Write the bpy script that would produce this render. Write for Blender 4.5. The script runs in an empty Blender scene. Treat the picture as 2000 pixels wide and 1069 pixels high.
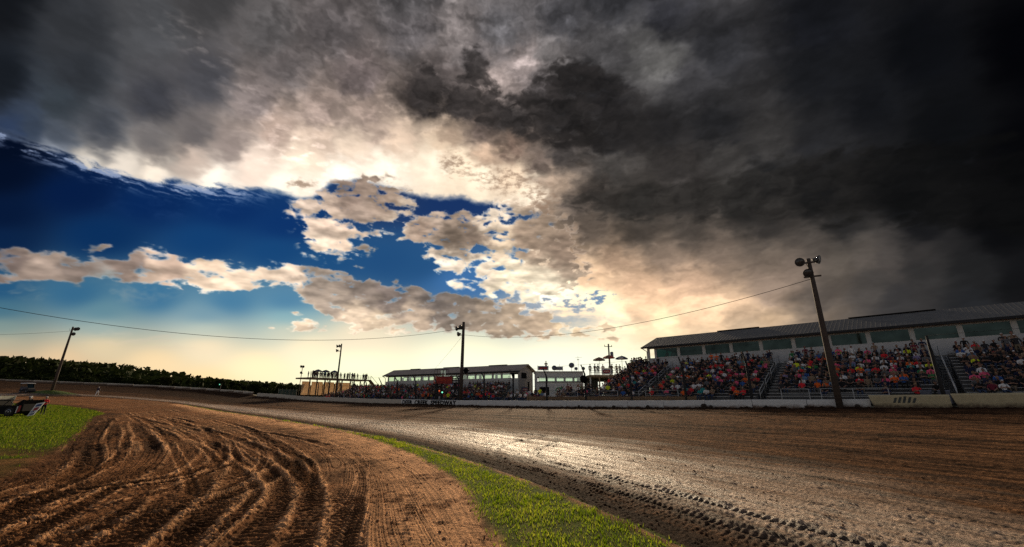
# Dirt oval race track at evening: packed grandstands behind a white wall, storm sky.
import bpy, bmesh, math, random
import numpy as np
from mathutils import Vector, Matrix

random.seed(11); rng = np.random.RandomState(5)
S = bpy.context.scene
C = S.collection
EYE = 1.7
ORD = 'zeroth first second third fourth fifth sixth seventh eighth ninth tenth eleventh twelfth thirteenth fourteenth fifteenth sixteenth seventeenth eighteenth nineteenth twentieth'.split()
def nth(k):
    if k <= 20: return ORD[k]
    tens = {2: 'twenty', 3: 'thirty', 4: 'forty', 5: 'fifty'}
    if k % 10 == 0: return {30: 'thirtieth', 40: 'fortieth', 50: 'fiftieth'}[k]
    return tens[k // 10] + '-' + ORD[k % 10]

def tag(o, label=None, cat=None, group=None, kind=None):
    if label: o['label'] = label
    if cat: o['category'] = cat
    if group: o['group'] = group
    if kind: o['kind'] = kind
    return o

ORIGIN = {}
def thing(name, loc, label, cat, group=None):
    o = bpy.data.objects.new(name, None); C.objects.link(o)
    o.location = loc; o.empty_display_size = 0.2
    ORIGIN[o.name] = Vector(loc)
    return tag(o, label, cat, group)

class MB:
    """collects polygons (world coordinates) for ONE mesh object"""
    def __init__(s): s.v = []; s.f = []; s.m = []; s.sm = []
    def add(s, vs, fs, m=0, smooth=False):
        b = len(s.v); s.v += [tuple(p) for p in vs]
        for f in fs: s.f.append([b + i for i in f]); s.m.append(m); s.sm.append(smooth)
        return s
    def hexa(s, c8, m=0):
        return s.add(c8, [(0, 3, 2, 1), (4, 5, 6, 7), (0, 1, 5, 4), (1, 2, 6, 5), (2, 3, 7, 6), (3, 0, 4, 7)], m)
    def box(s, a, b, m=0):
        x0, y0, z0 = a; x1, y1, z1 = b
        return s.hexa([(x0, y0, z0), (x1, y0, z0), (x1, y1, z0), (x0, y1, z0), (x0, y0, z1), (x1, y0, z1), (x1, y1, z1), (x0, y1, z1)], m)
    def fbox(s, F, a, b, m=0):
        """box in a frame F(t, q, z) -> world"""
        t0, q0, z0 = a; t1, q1, z1 = b
        return s.hexa([F(t0, q0, z0), F(t1, q0, z0), F(t1, q1, z0), F(t0, q1, z0), F(t0, q0, z1), F(t1, q0, z1), F(t1, q1, z1), F(t0, q1, z1)], m)
    def bar(s, p, q, w, h=None, m=0):
        p = Vector(p); q = Vector(q); h = h or w
        d = (q - p).normalized()
        up = Vector((0, 0, 1)) if abs(d.z) < 0.95 else Vector((0, 1, 0))
        a = d.cross(up).normalized() * w / 2; b = a.cross(d).normalized() * h / 2
        c = [p - a - b, p + a - b, p + a + b, p - a + b]; e = [x + (q - p) for x in c]
        return s.add(c + e, [(0, 1, 2, 3), (7, 6, 5, 4), (0, 4, 5, 1), (1, 5, 6, 2), (2, 6, 7, 3), (3, 7, 4, 0)], m)
    def tube(s, pts, r, n=8, m=0, cap=True):
        pts = [Vector(p) for p in pts]; rr = r if isinstance(r, (list, tuple)) else [r] * len(pts)
        b = len(s.v); ref = None
        for i, p in enumerate(pts):
            d = (pts[min(i + 1, len(pts) - 1)] - pts[max(i - 1, 0)]).normalized()
            if ref is None:
                ref = d.cross(Vector((0, 0, 1)) if abs(d.z) < 0.9 else Vector((1, 0, 0))).normalized()
            ref = (ref - d * ref.dot(d)).normalized(); o = d.cross(ref)
            for k in range(n):
                a = 2 * math.pi * k / n
                s.v.append(tuple(p + (ref * math.cos(a) + o * math.sin(a)) * rr[i]))
        for i in range(len(pts) - 1):
            for k in range(n):
                k2 = (k + 1) % n
                s.f.append([b + i * n + k, b + i * n + k2, b + (i + 1) * n + k2, b + (i + 1) * n + k]); s.m.append(m); s.sm.append(True)
        if cap:
            s.f.append([b + k for k in reversed(range(n))]); s.m.append(m); s.sm.append(False)
            e = b + (len(pts) - 1) * n
            s.f.append([e + k for k in range(n)]); s.m.append(m); s.sm.append(False)
        return s
    def lathe(s, c, axis, prof, n=16, m=0):
        """prof: (distance along axis, radius) list"""
        c = Vector(c); ax = Vector(axis).normalized()
        return s.tube([c + ax * (a + 1e-5 * i) for i, (a, r) in enumerate(prof)], [max(r, 1e-3) for a, r in prof], n, m) if True else s
    def prism(s, poly, ext, m=0):
        n = len(poly); ext = Vector(ext); p = [Vector(x) for x in poly]
        return s.add(p + [x + ext for x in p], [tuple(range(n))[::-1], tuple(range(n, 2 * n))] + [(i, (i + 1) % n, n + (i + 1) % n, n + i) for i in range(n)], m)
    def build(s, name, mats, parent=None, loc=None):
        me = bpy.data.meshes.new(name)
        off = Vector((0, 0, 0))
        o = bpy.data.objects.new(name, me)
        if parent is not None:
            off = ORIGIN[parent.name]; ORIGIN[o.name] = off
        elif loc is not None:
            off = Vector(loc); ORIGIN[o.name] = off
        else: ORIGIN[o.name] = off
        me.from_pydata([(x - off.x, y - off.y, z - off.z) for x, y, z in s.v], [], s.f)
        mats = mats if isinstance(mats, (list, tuple)) else [mats]
        for q in mats: me.materials.append(q)
        me.polygons.foreach_set('material_index', s.m); me.polygons.foreach_set('use_smooth', s.sm)
        bm = bmesh.new(); bm.from_mesh(me); bmesh.ops.recalc_face_normals(bm, faces=bm.faces); bm.to_mesh(me); bm.free()
        C.objects.link(o)
        if parent is not None: o.parent = parent
        elif loc is not None: o.location = loc
        return o

def np_mesh(name, verts, faces, mats, smooth=True, mat_idx=None):
    """fast mesh from numpy arrays (faces all with the same vertex count)"""
    me = bpy.data.meshes.new(name)
    nv, (nf, k) = len(verts), faces.shape
    me.vertices.add(nv); me.vertices.foreach_set('co', np.ascontiguousarray(verts, np.float32).ravel())
    me.loops.add(nf * k); me.loops.foreach_set('vertex_index', np.ascontiguousarray(faces, np.int32).ravel())
    me.polygons.add(nf); me.polygons.foreach_set('loop_start', np.arange(0, nf * k, k, dtype=np.int32))
    if mat_idx is not None: me.polygons.foreach_set('material_index', np.ascontiguousarray(mat_idx, np.int32))
    me.polygons.foreach_set('use_smooth', np.full(nf, smooth, bool))
    for m in (mats if isinstance(mats, (list, tuple)) else [mats]): me.materials.append(m)
    me.update(calc_edges=True)
    return me

# ---------------------------------------------------------------- materials
class NT:
    def __init__(s, name):
        s.m = bpy.data.materials.new(name); s.m.use_nodes = True
        s.t = s.m.node_tree; s.b = s.t.nodes['Principled BSDF']; s.out = s.t.nodes['Material Output']
    def n(s, typ, **kw):
        x = s.t.nodes.new(typ)
        for k, v in kw.items():
            if k in x.inputs: x.inputs[k].default_value = v
            else: setattr(x, k, v)
        return x
    def l(s, a, b): s.t.links.new(a, b)
    def noise(s, scale, detail=6, rough=0.6, vec=None, dist=0.0):
        x = s.n('ShaderNodeTexNoise'); x.inputs['Scale'].default_value = scale; x.inputs['Detail'].default_value = detail
        x.inputs['Roughness'].default_value = rough; x.inputs['Distortion'].default_value = dist
        if vec is not None: s.l(vec, x.inputs['Vector'])
        return x.outputs['Fac']
    def ramp(s, fac, stops):
        x = s.n('ShaderNodeValToRGB'); s.l(fac, x.inputs['Fac'])
        e = x.color_ramp.elements
        while len(e) < len(stops): e.new(0.5)
        for i, (p, c) in enumerate(stops): e[i].position = p; e[i].color = tuple(c) + (1,) if len(c) == 3 else c
        return x.outputs['Color']
    def mix(s, fac, a, b, typ='MIX'):
        x = s.n('ShaderNodeMix'); x.data_type = 'RGBA'; x.blend_type = typ
        for i, v in ((0, fac), (6, a), (7, b)):
            if hasattr(v, 'is_output') or isinstance(v, bpy.types.NodeSocket): s.l(v, x.inputs[i])
            elif i == 0: x.inputs[0].default_value = v
            else: x.inputs[i].default_value = tuple(v) + (1,)
        return x.outputs[2]
    def math(s, op, a, b=None, c=None, clamp=False):
        x = s.n('ShaderNodeMath'); x.operation = op; x.use_clamp = clamp
        for i, v in enumerate((a, b, c)):
            if v is None: continue
            if isinstance(v, bpy.types.NodeSocket): s.l(v, x.inputs[i])
            else: x.inputs[i].default_value = v
        return x.outputs[0]
    def attr(s, name):
        x = s.n('ShaderNodeAttribute'); x.attribute_name = name; return x
    def coord(s, which='Object', scale=None):
        x = s.n('ShaderNodeTexCoord').outputs[which]
        if scale:
            mp = s.n('ShaderNodeMapping'); mp.inputs['Scale'].default_value = scale; s.l(x, mp.inputs['Vector']); return mp.outputs[0]
        return x
    def bump(s, h, strength=0.4, dist=0.02):
        x = s.n('ShaderNodeBump'); x.inputs['Strength'].default_value = strength; x.inputs['Distance'].default_value = dist
        s.l(h, x.inputs['Height']); s.l(x.outputs[0], s.b.inputs['Normal']); return x

def mat(name, col, rough=0.7, metal=0.0, var=0.25, scale=6.0, bump=0.15, spec=0.4, dirt=None, emit=None):
    """plain procedural surface: base colour mottled by noise, slight bump"""
    k = NT(name); co = k.coord('Object')
    f = k.noise(scale, 6, 0.65, co)
    lo = tuple(c * (1 - var) for c in col); hi = tuple(min(1, c * (1 + var)) for c in col)
    c = k.ramp(f, [(0.25, lo), (0.75, hi)])
    if dirt:
        f2 = k.noise(scale * 0.35, 8, 0.7, co); 
        c = k.mix(k.ramp(f2, [(0.48, (0, 0, 0)), (0.66, (1, 1, 1))]), c, dirt)
    k.l(c, k.b.inputs['Base Color'])
    k.b.inputs['Roughness'].default_value = rough; k.b.inputs['Metallic'].default_value = metal
    k.b.inputs['Specular IOR Level'].default_value = spec
    if bump: k.bump(k.noise(scale * 5, 5, 0.6, co), bump, 0.01)
    if emit:
        k.b.inputs['Emission Color'].default_value = tuple(emit[0]) + (1,); k.b.inputs['Emission Strength'].default_value = emit[1]
    return k.m

def glass_mat(name, tint, transp, rough=0.03, gcol=(0.85, 0.95, 0.92)):
    k = NT(name)
    tr = k.n('ShaderNodeBsdfTransparent'); tr.inputs['Color'].default_value = tuple(tint) + (1,)
    gl = k.n('ShaderNodeBsdfGlossy'); gl.inputs['Roughness'].default_value = rough; gl.inputs['Color'].default_value = tuple(gcol) + (1,)
    mx = k.n('ShaderNodeMixShader'); mx.inputs[0].default_value = 1 - transp
    nz = k.noise(0.8, 3, 0.5, k.coord('Object')); k.l(k.math('MULTIPLY_ADD', nz, 0.12, 1 - transp - 0.06), mx.inputs[0])
    k.l(tr.outputs[0], mx.inputs[1]); k.l(gl.outputs[0], mx.inputs[2]); k.l(mx.outputs[0], k.out.inputs['Surface'])
    return k.m

M = {}
M['wood_pole'] = mat('creosoted_wood', (0.075, 0.055, 0.042), 0.85, 0, 0.4, 5)
M['steel'] = mat('black_steel', (0.026, 0.026, 0.028), 0.75, 0.1, 0.3, 9)
M['alu'] = mat('bleacher_aluminium', (0.46, 0.46, 0.45), 0.60, 0.4, 0.12, 5)
M['alu_dark'] = mat('dull_galvanised_steel', (0.12, 0.12, 0.12), 0.75, 0.3, 0.2, 6)
M['white'] = mat('white_paint', (0.72, 0.71, 0.68), 0.6, 0, 0.1, 5)
M['lampmetal'] = mat('floodlight_housing', (0.06, 0.06, 0.065), 0.45, 0.5, 0.2, 8)
M['lens'] = mat('floodlight_lens', (0.06, 0.06, 0.06), 0.15, 0.1, 0.1, 8)
M['wire'] = mat('black_cable', (0.02, 0.02, 0.02), 0.7, 0, 0.2, 8, 0)
M['board'] = mat('weathered_plank', (0.20, 0.13, 0.075), 0.85, 0, 0.35, 7)
M['tan'] = mat('tan_panel', (0.62, 0.44, 0.28), 0.8, 0, 0.2, 3)
M['deckwood'] = mat('deck_lumber', (0.26, 0.19, 0.12), 0.85, 0, 0.3, 6)
M['red'] = mat('red_vinyl', (0.32, 0.025, 0.02), 0.5, 0, 0.15, 4)
M['orange'] = mat('orange_vinyl', (0.55, 0.07, 0.025), 0.5, 0, 0.15, 4)
M['blue'] = mat('navy_vinyl', (0.03, 0.05, 0.16), 0.5, 0, 0.15, 4)
M['green'] = mat('green_vinyl', (0.03, 0.20, 0.06), 0.5, 0, 0.15, 4)
M['black'] = mat('black_paint', (0.012, 0.012, 0.013), 0.85, 0, 0.3, 5, spec=0.08)
M['grey'] = mat('grey_siding_end', (0.40, 0.36, 0.33), 0.75, 0, 0.1, 3)
M['trim'] = mat('pale_trim', (0.55, 0.55, 0.52), 0.6, 0, 0.1, 4)
M['inside'] = mat('dark_interior', (0.05, 0.055, 0.05), 0.9, 0, 0.3, 3)
M['rubber'] = mat('tyre_rubber', (0.018, 0.018, 0.018), 0.85, 0, 0.3, 20)
M['chrome'] = mat('wheel_rim_metal', (0.4, 0.4, 0.4), 0.35, 0.8, 0.15, 9)
M['stripe'] = mat('faded_dark_paint', (0.07, 0.08, 0.075), 0.8, 0, 0.5, 12)
M['mesh'] = mat('grey_bin_mesh', (0.16, 0.17, 0.22), 0.7, 0.2, 0.3, 30)
M['bulb_green'] = mat('green_signal_glow', (0.1, 0.6, 0.4), 0.4, 0, 0.05, 5, 0, emit=((0.25, 1.0, 0.62), 1.3))
M['bulb_red'] = mat('red_signal_glow', (0.6, 0.1, 0.05), 0.4, 0, 0.05, 5, 0, emit=((1.0, 0.16, 0.04), 0.7))
M['glass_dark'] = glass_mat('smoked_suite_glass', (0.035, 0.12, 0.125), 0.92, 0.06, (0.30, 0.46, 0.46))
M['glass_pale'] = glass_mat('pale_suite_glass', (0.80, 0.92, 0.80), 0.72)

def siding(name, col, period=0.3, axis='t', frame=None):
    """ribbed metal panel: ribs run up the wall / down the roof (direction given in world XY)"""
    k = NT(name); co = k.coord('Object')
    sx = k.n('ShaderNodeVectorMath'); sx.operation = 'DOT_PRODUCT'; k.l(co, sx.inputs[0]); sx.inputs[1].default_value = frame
    ph = k.math('MULTIPLY', sx.outputs['Value'], 2 * math.pi / period)
    w = k.math('SINE', ph); rib = k.math('POWER', k.math('MULTIPLY_ADD', w, 0.5, 0.5), 8.0)
    f = k.noise(0.9, 6, 0.6, co)
    c = k.ramp(f, [(0.3, tuple(x * 0.85 for x in col)), (0.7, tuple(x * 1.1 for x in col))])
    k.l(c, k.b.inputs['Base Color']); k.b.inputs['Roughness'].default_value = 0.75; k.b.inputs['Specular IOR Level'].default_value = 0.2
    k.bump(rib, 0.35, 0.03)
    return k.m

def concrete(name, col, dirtc):
    k = NT(name); co = k.coord('Object')
    f = k.noise(3.0, 8, 0.7, co)
    c = k.ramp(f, [(0.3, tuple(x * 0.82 for x in col)), (0.7, tuple(min(1, x * 1.08) for x in col))])
    sp = k.noise(38.0, 3, 0.7, co)
    c = k.mix(k.ramp(sp, [(0.60, (0, 0, 0)), (0.72, (1, 1, 1))]), c, tuple(x * 0.45 for x in col))
    # splashed clay: strongest at the foot
    h = k.n('ShaderNodeSeparateXYZ'); k.l(co, h.inputs[0])
    hz = k.math('MULTIPLY_ADD', k.noise(1.6, 8, 0.75, co), 0.9, k.math('MULTIPLY', h.outputs[2], -1.15))
    c = k.mix(k.ramp(hz, [(0.10, (0, 0, 0)), (0.42, (1, 1, 1))]), c, dirtc)
    k.l(c, k.b.inputs['Base Color']); k.b.inputs['Roughness'].default_value = 0.85
    k.bump(k.noise(22, 6, 0.7, co), 0.4, 0.02)
    return k.m
M['wall_white'] = concrete('white_painted_concrete', (0.80, 0.79, 0.75), (0.15, 0.10, 0.07))
M['wall_raw'] = concrete('raw_stained_concrete', (0.56, 0.47, 0.28), (0.12, 0.085, 0.05))
M['wall_cream'] = concrete('cream_painted_concrete', (0.64, 0.57, 0.46), (0.14, 0.09, 0.06))

def tarp(name, c):
    k = NT(name); f = k.noise(1.2, 6, 0.6, k.coord('Object')); col = k.ramp(f, [(0.3, tuple(x * 0.8 for x in c)), (0.7, c)])
    k.l(col, k.b.inputs['Base Color']); k.b.inputs['Roughness'].default_value = 0.9
    tl = k.n('ShaderNodeBsdfTranslucent'); k.l(col, tl.inputs['Color']); mx = k.n('ShaderNodeMixShader'); mx.inputs[0].default_value = 0.6
    k.l(k.b.outputs[0], mx.inputs[1]); k.l(tl.outputs[0], mx.inputs[2]); k.l(mx.outputs[0], k.out.inputs['Surface']); return k.m
M['tan'] = tarp('tan_backlit_tarp', (0.90, 0.72, 0.52))
# ---------------------------------------------------------------- sky
# Chart of the sky: a gnomonic chart about azimuth 0, elevation 16.6 deg; 809 chart units per unit tangent,
# chart centre (1000, 534).  Cloud outlines and tones below are given on that chart, then laid on the sphere.
PITCH = math.radians(16.59)
SP, CP = math.sin(PITCH), math.cos(PITCH)

_rs = np.random.RandomState(7)
_perm = np.concatenate([_rs.permutation(256)] * 2).astype(np.int32)
_ga = (np.arange(256) * (2 * math.pi / 256)).astype(np.float32)
_gcx, _gcy = np.cos(_ga), np.sin(_ga)

def perlin(x, y, seed=0):
    x = np.asarray(x, np.float32) + np.float32(seed * 3.71); y = np.asarray(y, np.float32) + np.float32(seed * 1.37)
    ix = np.floor(x); iy = np.floor(y)
    fx = x - ix; fy = y - iy
    ix = ix.astype(np.int32) & 255; iy = iy.astype(np.int32) & 255
    u = fx * fx * fx * (fx * (fx * 6 - 15) + 10); v = fy * fy * fy * (fy * (fy * 6 - 15) + 10)
    p0 = _perm[ix]; p1 = _perm[ix + 1]
    def g(p, k, ex, ey):
        h = _perm[p + iy + k] if k == 0 else _perm[(p + iy + 1) & 511]
        return _gcx[h] * ex + _gcy[h] * ey
    a = g(p0, 0, fx, fy); b = g(p1, 0, fx - 1, fy); c = g(p0, 1, fx, fy - 1); d = g(p1, 1, fx - 1, fy - 1)
    ab = a + (b - a) * u; cd = c + (d - c) * u
    return (ab + (cd - ab) * v) * np.float32(1.5)

def fbm(x, y, octaves=5, seed=0, gain=0.5, lac=2.03):
    r = 0; a = 1.0; t = 0
    for o in range(octaves):
        r = r + a * perlin(x + 17.3 * o, y - 9.1 * o, seed + o * 13); t += a
        x = x * lac; y = y * lac; a *= gain
    return r / t

def billow(x, y, octaves=5, seed=0, gain=0.5):
    r = 0; a = 1.0; t = 0
    for o in range(octaves):
        r = r + a * (1 - 2.2 * np.abs(perlin(x + 11.7 * o, y + 5.3 * o, seed + o * 7))); t += a
        x = x * 2.07; y = y * 2.07; a *= gain
    return r / t

def sstep(a, b, x):
    t = np.clip((x - a) / (b - a), 0, 1)
    return t * t * (3 - 2 * t)

GX0, GY0, GW, GH, GS = -600, -700, 800, 400, 4     # low resolution chart raster: origin, size, step
_gx = GX0 + np.arange(GW) * GS
_gy = GY0 + np.arange(GH) * GS
GXX, GYY = np.meshgrid(_gx.astype(float), _gy.astype(float))
_fx = np.fft.fftfreq(GW)[None, :]; _fy = np.fft.fftfreq(GH)[:, None]

def poly_mask(poly, blur):
    inside = np.zeros(GXX.shape, bool)
    n = len(poly)
    for i in range(n):
        x1, y1 = poly[i]; x2, y2 = poly[(i + 1) % n]
        if y1 == y2: continue
        c = ((GYY >= min(y1, y2)) & (GYY < max(y1, y2)))
        xi = x1 + (GYY - y1) * (x2 - x1) / (y2 - y1)
        inside ^= c & (GXX < xi)
    k = np.exp(-2 * (math.pi * blur / GS) ** 2 * (_fx ** 2 + _fy ** 2))
    return np.real(np.fft.ifft2(np.fft.fft2(inside.astype(float)) * k))

def blob_mask(blobs):
    m = np.zeros(GXX.shape)
    for (x, y, rx, ry) in blobs:
        m = np.maximum(m, np.exp(-0.69 * (((GXX - x) / rx) ** 2 + ((GYY - y) / ry) ** 2)))
    return m

def idw(pts, sx=1.0, eps=35.0, p=2.0):
    num = np.zeros(GXX.shape + (3,)); den = np.zeros(GXX.shape)
    for (x, y, c) in pts:
        w = 1.0 / ((((GXX - x) * sx) ** 2 + (GYY - y) ** 2) + eps ** 2) ** p
        den += w
        num += w[..., None] * np.array(c, float)
    return num / den[..., None]

def samp(r, px, py):
    x = np.clip((px - GX0) / GS, 0, GW - 1.001); y = np.clip((py - GY0) / GS, 0, GH - 1.001)
    ix = x.astype(int); iy = y.astype(int); fx = x - ix; fy = y - iy
    if r.ndim == 3: fx = fx[..., None]; fy = fy[..., None]
    return (r[iy, ix] * (1 - fx) + r[iy, ix + 1] * fx) * (1 - fy) + (r[iy + 1, ix] * (1 - fx) + r[iy + 1, ix + 1] * fx) * fy

def to_lin(c):
    c = np.clip(c / 255.0, 0, 4)
    return np.where(c <= 0.04045, c / 12.92, ((c + 0.055) / 1.055) ** 2.4)

CLEAR = [(0, 290, (2, 14, 42)), (0, 340, (2, 16, 48)), (0, 420, (4, 28, 72)), (150, 380, (4, 34, 90)), (300, 400, (6, 48, 116)), (450, 410, (8, 56, 130)),
 (560, 440, (10, 62, 138)), (200, 460, (8, 58, 122)), (0, 470, (8, 42, 92)), (400, 470, (16, 78, 150)), (540, 490, (20, 86, 158)), (650, 510, (28, 96, 165)),
 (760, 510, (30, 96, 165)), (820, 520, (32, 100, 168)), (880, 400, (20, 62, 130)), (760, 390, (30, 66, 125)), (900, 545, (60, 120, 175)),
 (0, 565, (36, 92, 130)), (150, 575, (52, 112, 146)), (300, 580, (58, 122, 158)), (450, 590, (70, 134, 168)), (560, 590, (78, 140, 172)),
 (0, 605, (70, 122, 140)), (200, 610, (96, 148, 160)), (400, 615, (120, 168, 180)), (560, 620, (140, 182, 190)),
 (0, 640, (128, 150, 146)), (200, 640, (160, 178, 172)), (400, 645, (196, 205, 190)), (560, 645, (214, 214, 192)), (700, 660, (248, 232, 200)),
 (0, 670, (186, 178, 152)), (200, 675, (232, 210, 170)), (400, 675, (250, 228, 190)), (600, 675, (255, 238, 200)),
 (0, 700, (215, 184, 146)), (120, 705, (234, 202, 160)), (300, 710, (250, 220, 172)), (500, 715, (255, 232, 186)), (700, 710, (255, 245, 205)), (900, 700, (255, 250, 214)),
 (1100, 700, (255, 251, 220)), (1200, 690, (255, 250, 215)), (0, 745, (200, 165, 125)), (200, 750, (236, 194, 142)), (400, 750, (251, 218, 164)), (700, 750, (255, 240, 196)), (1100, 750, (255, 250, 220)),
 (1170, 580, (120, 160, 185)), (1080, 590, (150, 175, 185)), (1300, 650, (255, 236, 195)), (1400, 650, (225, 200, 165)), (1500, 640, (190, 165, 138)), (1700, 620, (90, 82, 78)), (2000, 600, (30, 31, 34)),
 (1300, 300, (40, 60, 100)), (1700, 300, (20, 26, 40)), (-400, 300, (2, 10, 30)), (-400, 700, (110, 100, 90))]

DECK = [(0, 0, (20, 22, 26)), (150, 60, (50, 52, 56)), (0, 150, (24, 28, 34)), (150, 150, (46, 49, 54)), (120, 200, (54, 61, 68)), (60, 250, (54, 64, 80)), (200, 250, (66, 70, 78)), (20, 262, (44, 58, 84)),
 (300, 200, (60, 61, 67)), (300, 285, (110, 106, 106)), (180, 312, (212, 202, 188)), (110, 268, (70, 77, 88)), (200, 284, (92, 93, 98)), (300, 302, (132, 124, 120)), (240, 322, (222, 210, 195)), (100, 292, (140, 145, 155)), (380, 270, (100, 95, 95)), (300, 330, (245, 230, 210)), (420, 348, (255, 243, 225)), (550, 365, (255, 242, 222)), (450, 285, (158, 143, 136)), (380, 310, (205, 185, 170)),
 (400, 160, (74, 74, 79)), (300, 50, (76, 77, 80)), (500, 195, (128, 117, 114)), (540, 250, (192, 168, 153)), (600, 305, (242, 220, 196)), (620, 275, (212, 188, 168)), (690, 285, (222, 200, 178)), (500, 320, (235, 214, 196)), (860, 285, (226, 200, 172)), (900, 320, (250, 228, 198)), (1000, 345, (240, 214, 184)), (1030, 365, (250, 230, 202)), (520, 60, (86, 83, 83)), (560, 130, (104, 97, 96)), (630, 220, (164, 145, 135)),
 (650, 60, (98, 92, 92)), (700, 150, (120, 108, 106)), (800, 60, (100, 95, 96)), (900, 90, (122, 114, 112)), (980, 60, (86, 84, 86)), (720, 225, (160, 141, 130)), (740, 255, (190, 168, 152)), (780, 270, (222, 196, 172)), (850, 312, (255, 240, 215)),
 (750, 330, (255, 243, 222)), (670, 345, (255, 246, 230)), (940, 345, (252, 234, 206)), (1040, 388, (252, 235, 210)), (1080, 105, (110, 105, 104)), (1200, 100, (82, 80, 81)), (1255, 95, (104, 102, 101)),
 (1100, 40, (70, 69, 72)), (1300, 40, (42, 42, 46)), (1290, 115, (108, 106, 104)), (1400, 100, (46, 46, 49)), (1600, 50, (22, 23, 27)), (1800, 100, (11, 12, 15)), (2000, 100, (2, 2, 4)), (400, 0, (64, 63, 64)), (800, 0, (84, 81, 82)), (1200, 0, (48, 48, 51)),
 (820, 190, (58, 52, 50)), (900, 205, (60, 54, 52)), (860, 145, (92, 84, 82)), (925, 112, (84, 79, 79)), (965, 165, (140, 127, 122)), (1000, 225, (60, 56, 55)), (1060, 165, (84, 79, 79)), (1020, 130, (130, 119, 116)),
 (1130, 150, (48, 47, 48)), (1180, 190, (40, 39, 41)), (1100, 230, (45, 44, 45)), (990, 190, (112, 102, 98)), (940, 258, (92, 80, 74)), (1000, 290, (122, 102, 90)), (1050, 325, (108, 94, 86)), (950, 305, (190, 162, 138)), (880, 270, (185, 160, 138)),
 (1100, 300, (70, 65, 63)), (1200, 270, (42, 41, 42)), (1200, 325, (76, 72, 69)), (1300, 240, (44, 43, 44)), (1350, 160, (56, 55, 57)), (1400, 250, (36, 36, 38)), (1330, 335, (66, 62, 60)), (1420, 310, (72, 69, 67)), (1500, 295, (60, 58, 57)),
 (1500, 335, (30, 30, 31)), (1600, 280, (36, 36, 38)), (1700, 200, (20, 21, 24)), (1600, 150, (25, 26, 29)), (1850, 250, (12, 13, 15)), (2000, 300, (3, 3, 5)), (1170, 385, (62, 56, 52)), (1250, 400, (45, 43, 41)), (1350, 390, (48, 45, 43)),
 (1450, 400, (38, 37, 36)), (1600, 380, (22, 22, 23)), (1750, 380, (14, 15, 17)), (1120, 400, (92, 82, 75)), (1085, 365, (175, 152, 132)), (1060, 420, (152, 131, 113)), (1150, 450, (95, 84, 75)), (1250, 450, (74, 67, 61)), (1350, 450, (70, 64, 59)),
 (1500, 450, (50, 47, 45)), (1650, 440, (40, 39, 39)), (1800, 450, (25, 25, 27)), (1950, 450, (10, 10, 12)), (1100, 490, (150, 128, 108)), (1200, 500, (138, 118, 100)), (1300, 500, (112, 99, 88)), (1400, 490, (102, 91, 82)), (1500, 500, (94, 85, 77)),
 (1600, 485, (78, 72, 67)), (1690, 500, (84, 78, 73)), (1740, 508, (76, 71, 68)), (1640, 512, (84, 78, 72)), (1800, 500, (56, 53, 52)), (1560, 530, (100, 90, 82)), (1800, 520, (50, 49, 49)), (1900, 540, (34, 34, 35)), (2000, 560, (18, 18, 20)), (1150, 540, (200, 173, 144)), (1080, 530, (235, 210, 178)), (1250, 550, (166, 143, 121)), (1350, 550, (150, 130, 112)),
 (1500, 560, (108, 97, 88)), (1600, 580, (75, 70, 66)), (1750, 580, (52, 51, 52)), (1900, 600, (36, 37, 40)), (1250, 600, (196, 170, 142)), (1350, 600, (166, 144, 121)), (1450, 612, (150, 132, 112)), (1500, 640, (168, 147, 122)), (1400, 645, (200, 174, 144)),
 (1600, 625, (100, 90, 80)), (1300, 640, (220, 195, 160)), (1200, 640, (240, 217, 180)), (1150, 590, (225, 205, 175)), (1100, 620, (230, 206, 170)), (1700, 560, (66, 63, 61)), (1050, 580, (255, 240, 210)), (1000, 540, (250, 232, 200)), (1100, 560, (248, 226, 192))]

MID = [(600, 400, (222, 198, 178)), (680, 382, (140, 121, 109)), (740, 385, (150, 130, 115)), (640, 432, (212, 187, 166)), (620, 480, (245, 220, 195)), (690, 475, (238, 210, 184)), (700, 420, (172, 151, 136)), (800, 405, (190, 170, 150)),
 (820, 440, (165, 142, 125)), (885, 462, (108, 94, 82)), (850, 425, (190, 168, 150)), (925, 470, (126, 109, 96)), (960, 420, (242, 222, 198)), (980, 470, (228, 203, 173)), (860, 525, (252, 232, 208)), (930, 515, (252, 232, 206)), (1000, 540, (252, 234, 203)),
 (1025, 470, (158, 136, 117)), (1060, 440, (150, 130, 112)), (1050, 580, (255, 240, 210)), (900, 410, (170, 148, 130)), (770, 470, (248, 226, 200)), (1100, 480, (140, 120, 104))]

LOW = [(20, 510, (112, 98, 92)), (80, 505, (170, 150, 136)), (60, 540, (150, 132, 120)), (150, 530, (128, 113, 104)), (250, 518, (138, 120, 110)), (300, 495, (238, 208, 184)), (290, 535, (192, 167, 147)), (340, 520, (200, 172, 152)), (400, 512, (220, 194, 168)), (450, 560, (247, 220, 192)), (380, 550, (238, 210, 183)),
 (520, 530, (226, 201, 176)), (570, 530, (238, 212, 187)), (620, 552, (150, 135, 122)), (700, 562, (138, 124, 114)), (680, 622, (238, 212, 183)), (760, 582, (122, 109, 102)), (850, 592, (112, 102, 96)), (820, 625, (196, 173, 150)), (900, 602, (128, 115, 104)),
 (950, 622, (160, 142, 124)), (1000, 642, (180, 159, 136)), (1050, 632, (186, 163, 139)), (650, 592, (166, 149, 134)), (740, 637, (228, 203, 173)), (600, 635, (240, 214, 184)), (530, 638, (235, 210, 180)), (200, 575, (150, 160, 160)), (200, 655, (244, 222, 190)), (1180, 650, (215, 190, 158)), (1100, 650, (225, 200, 165))]

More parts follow.
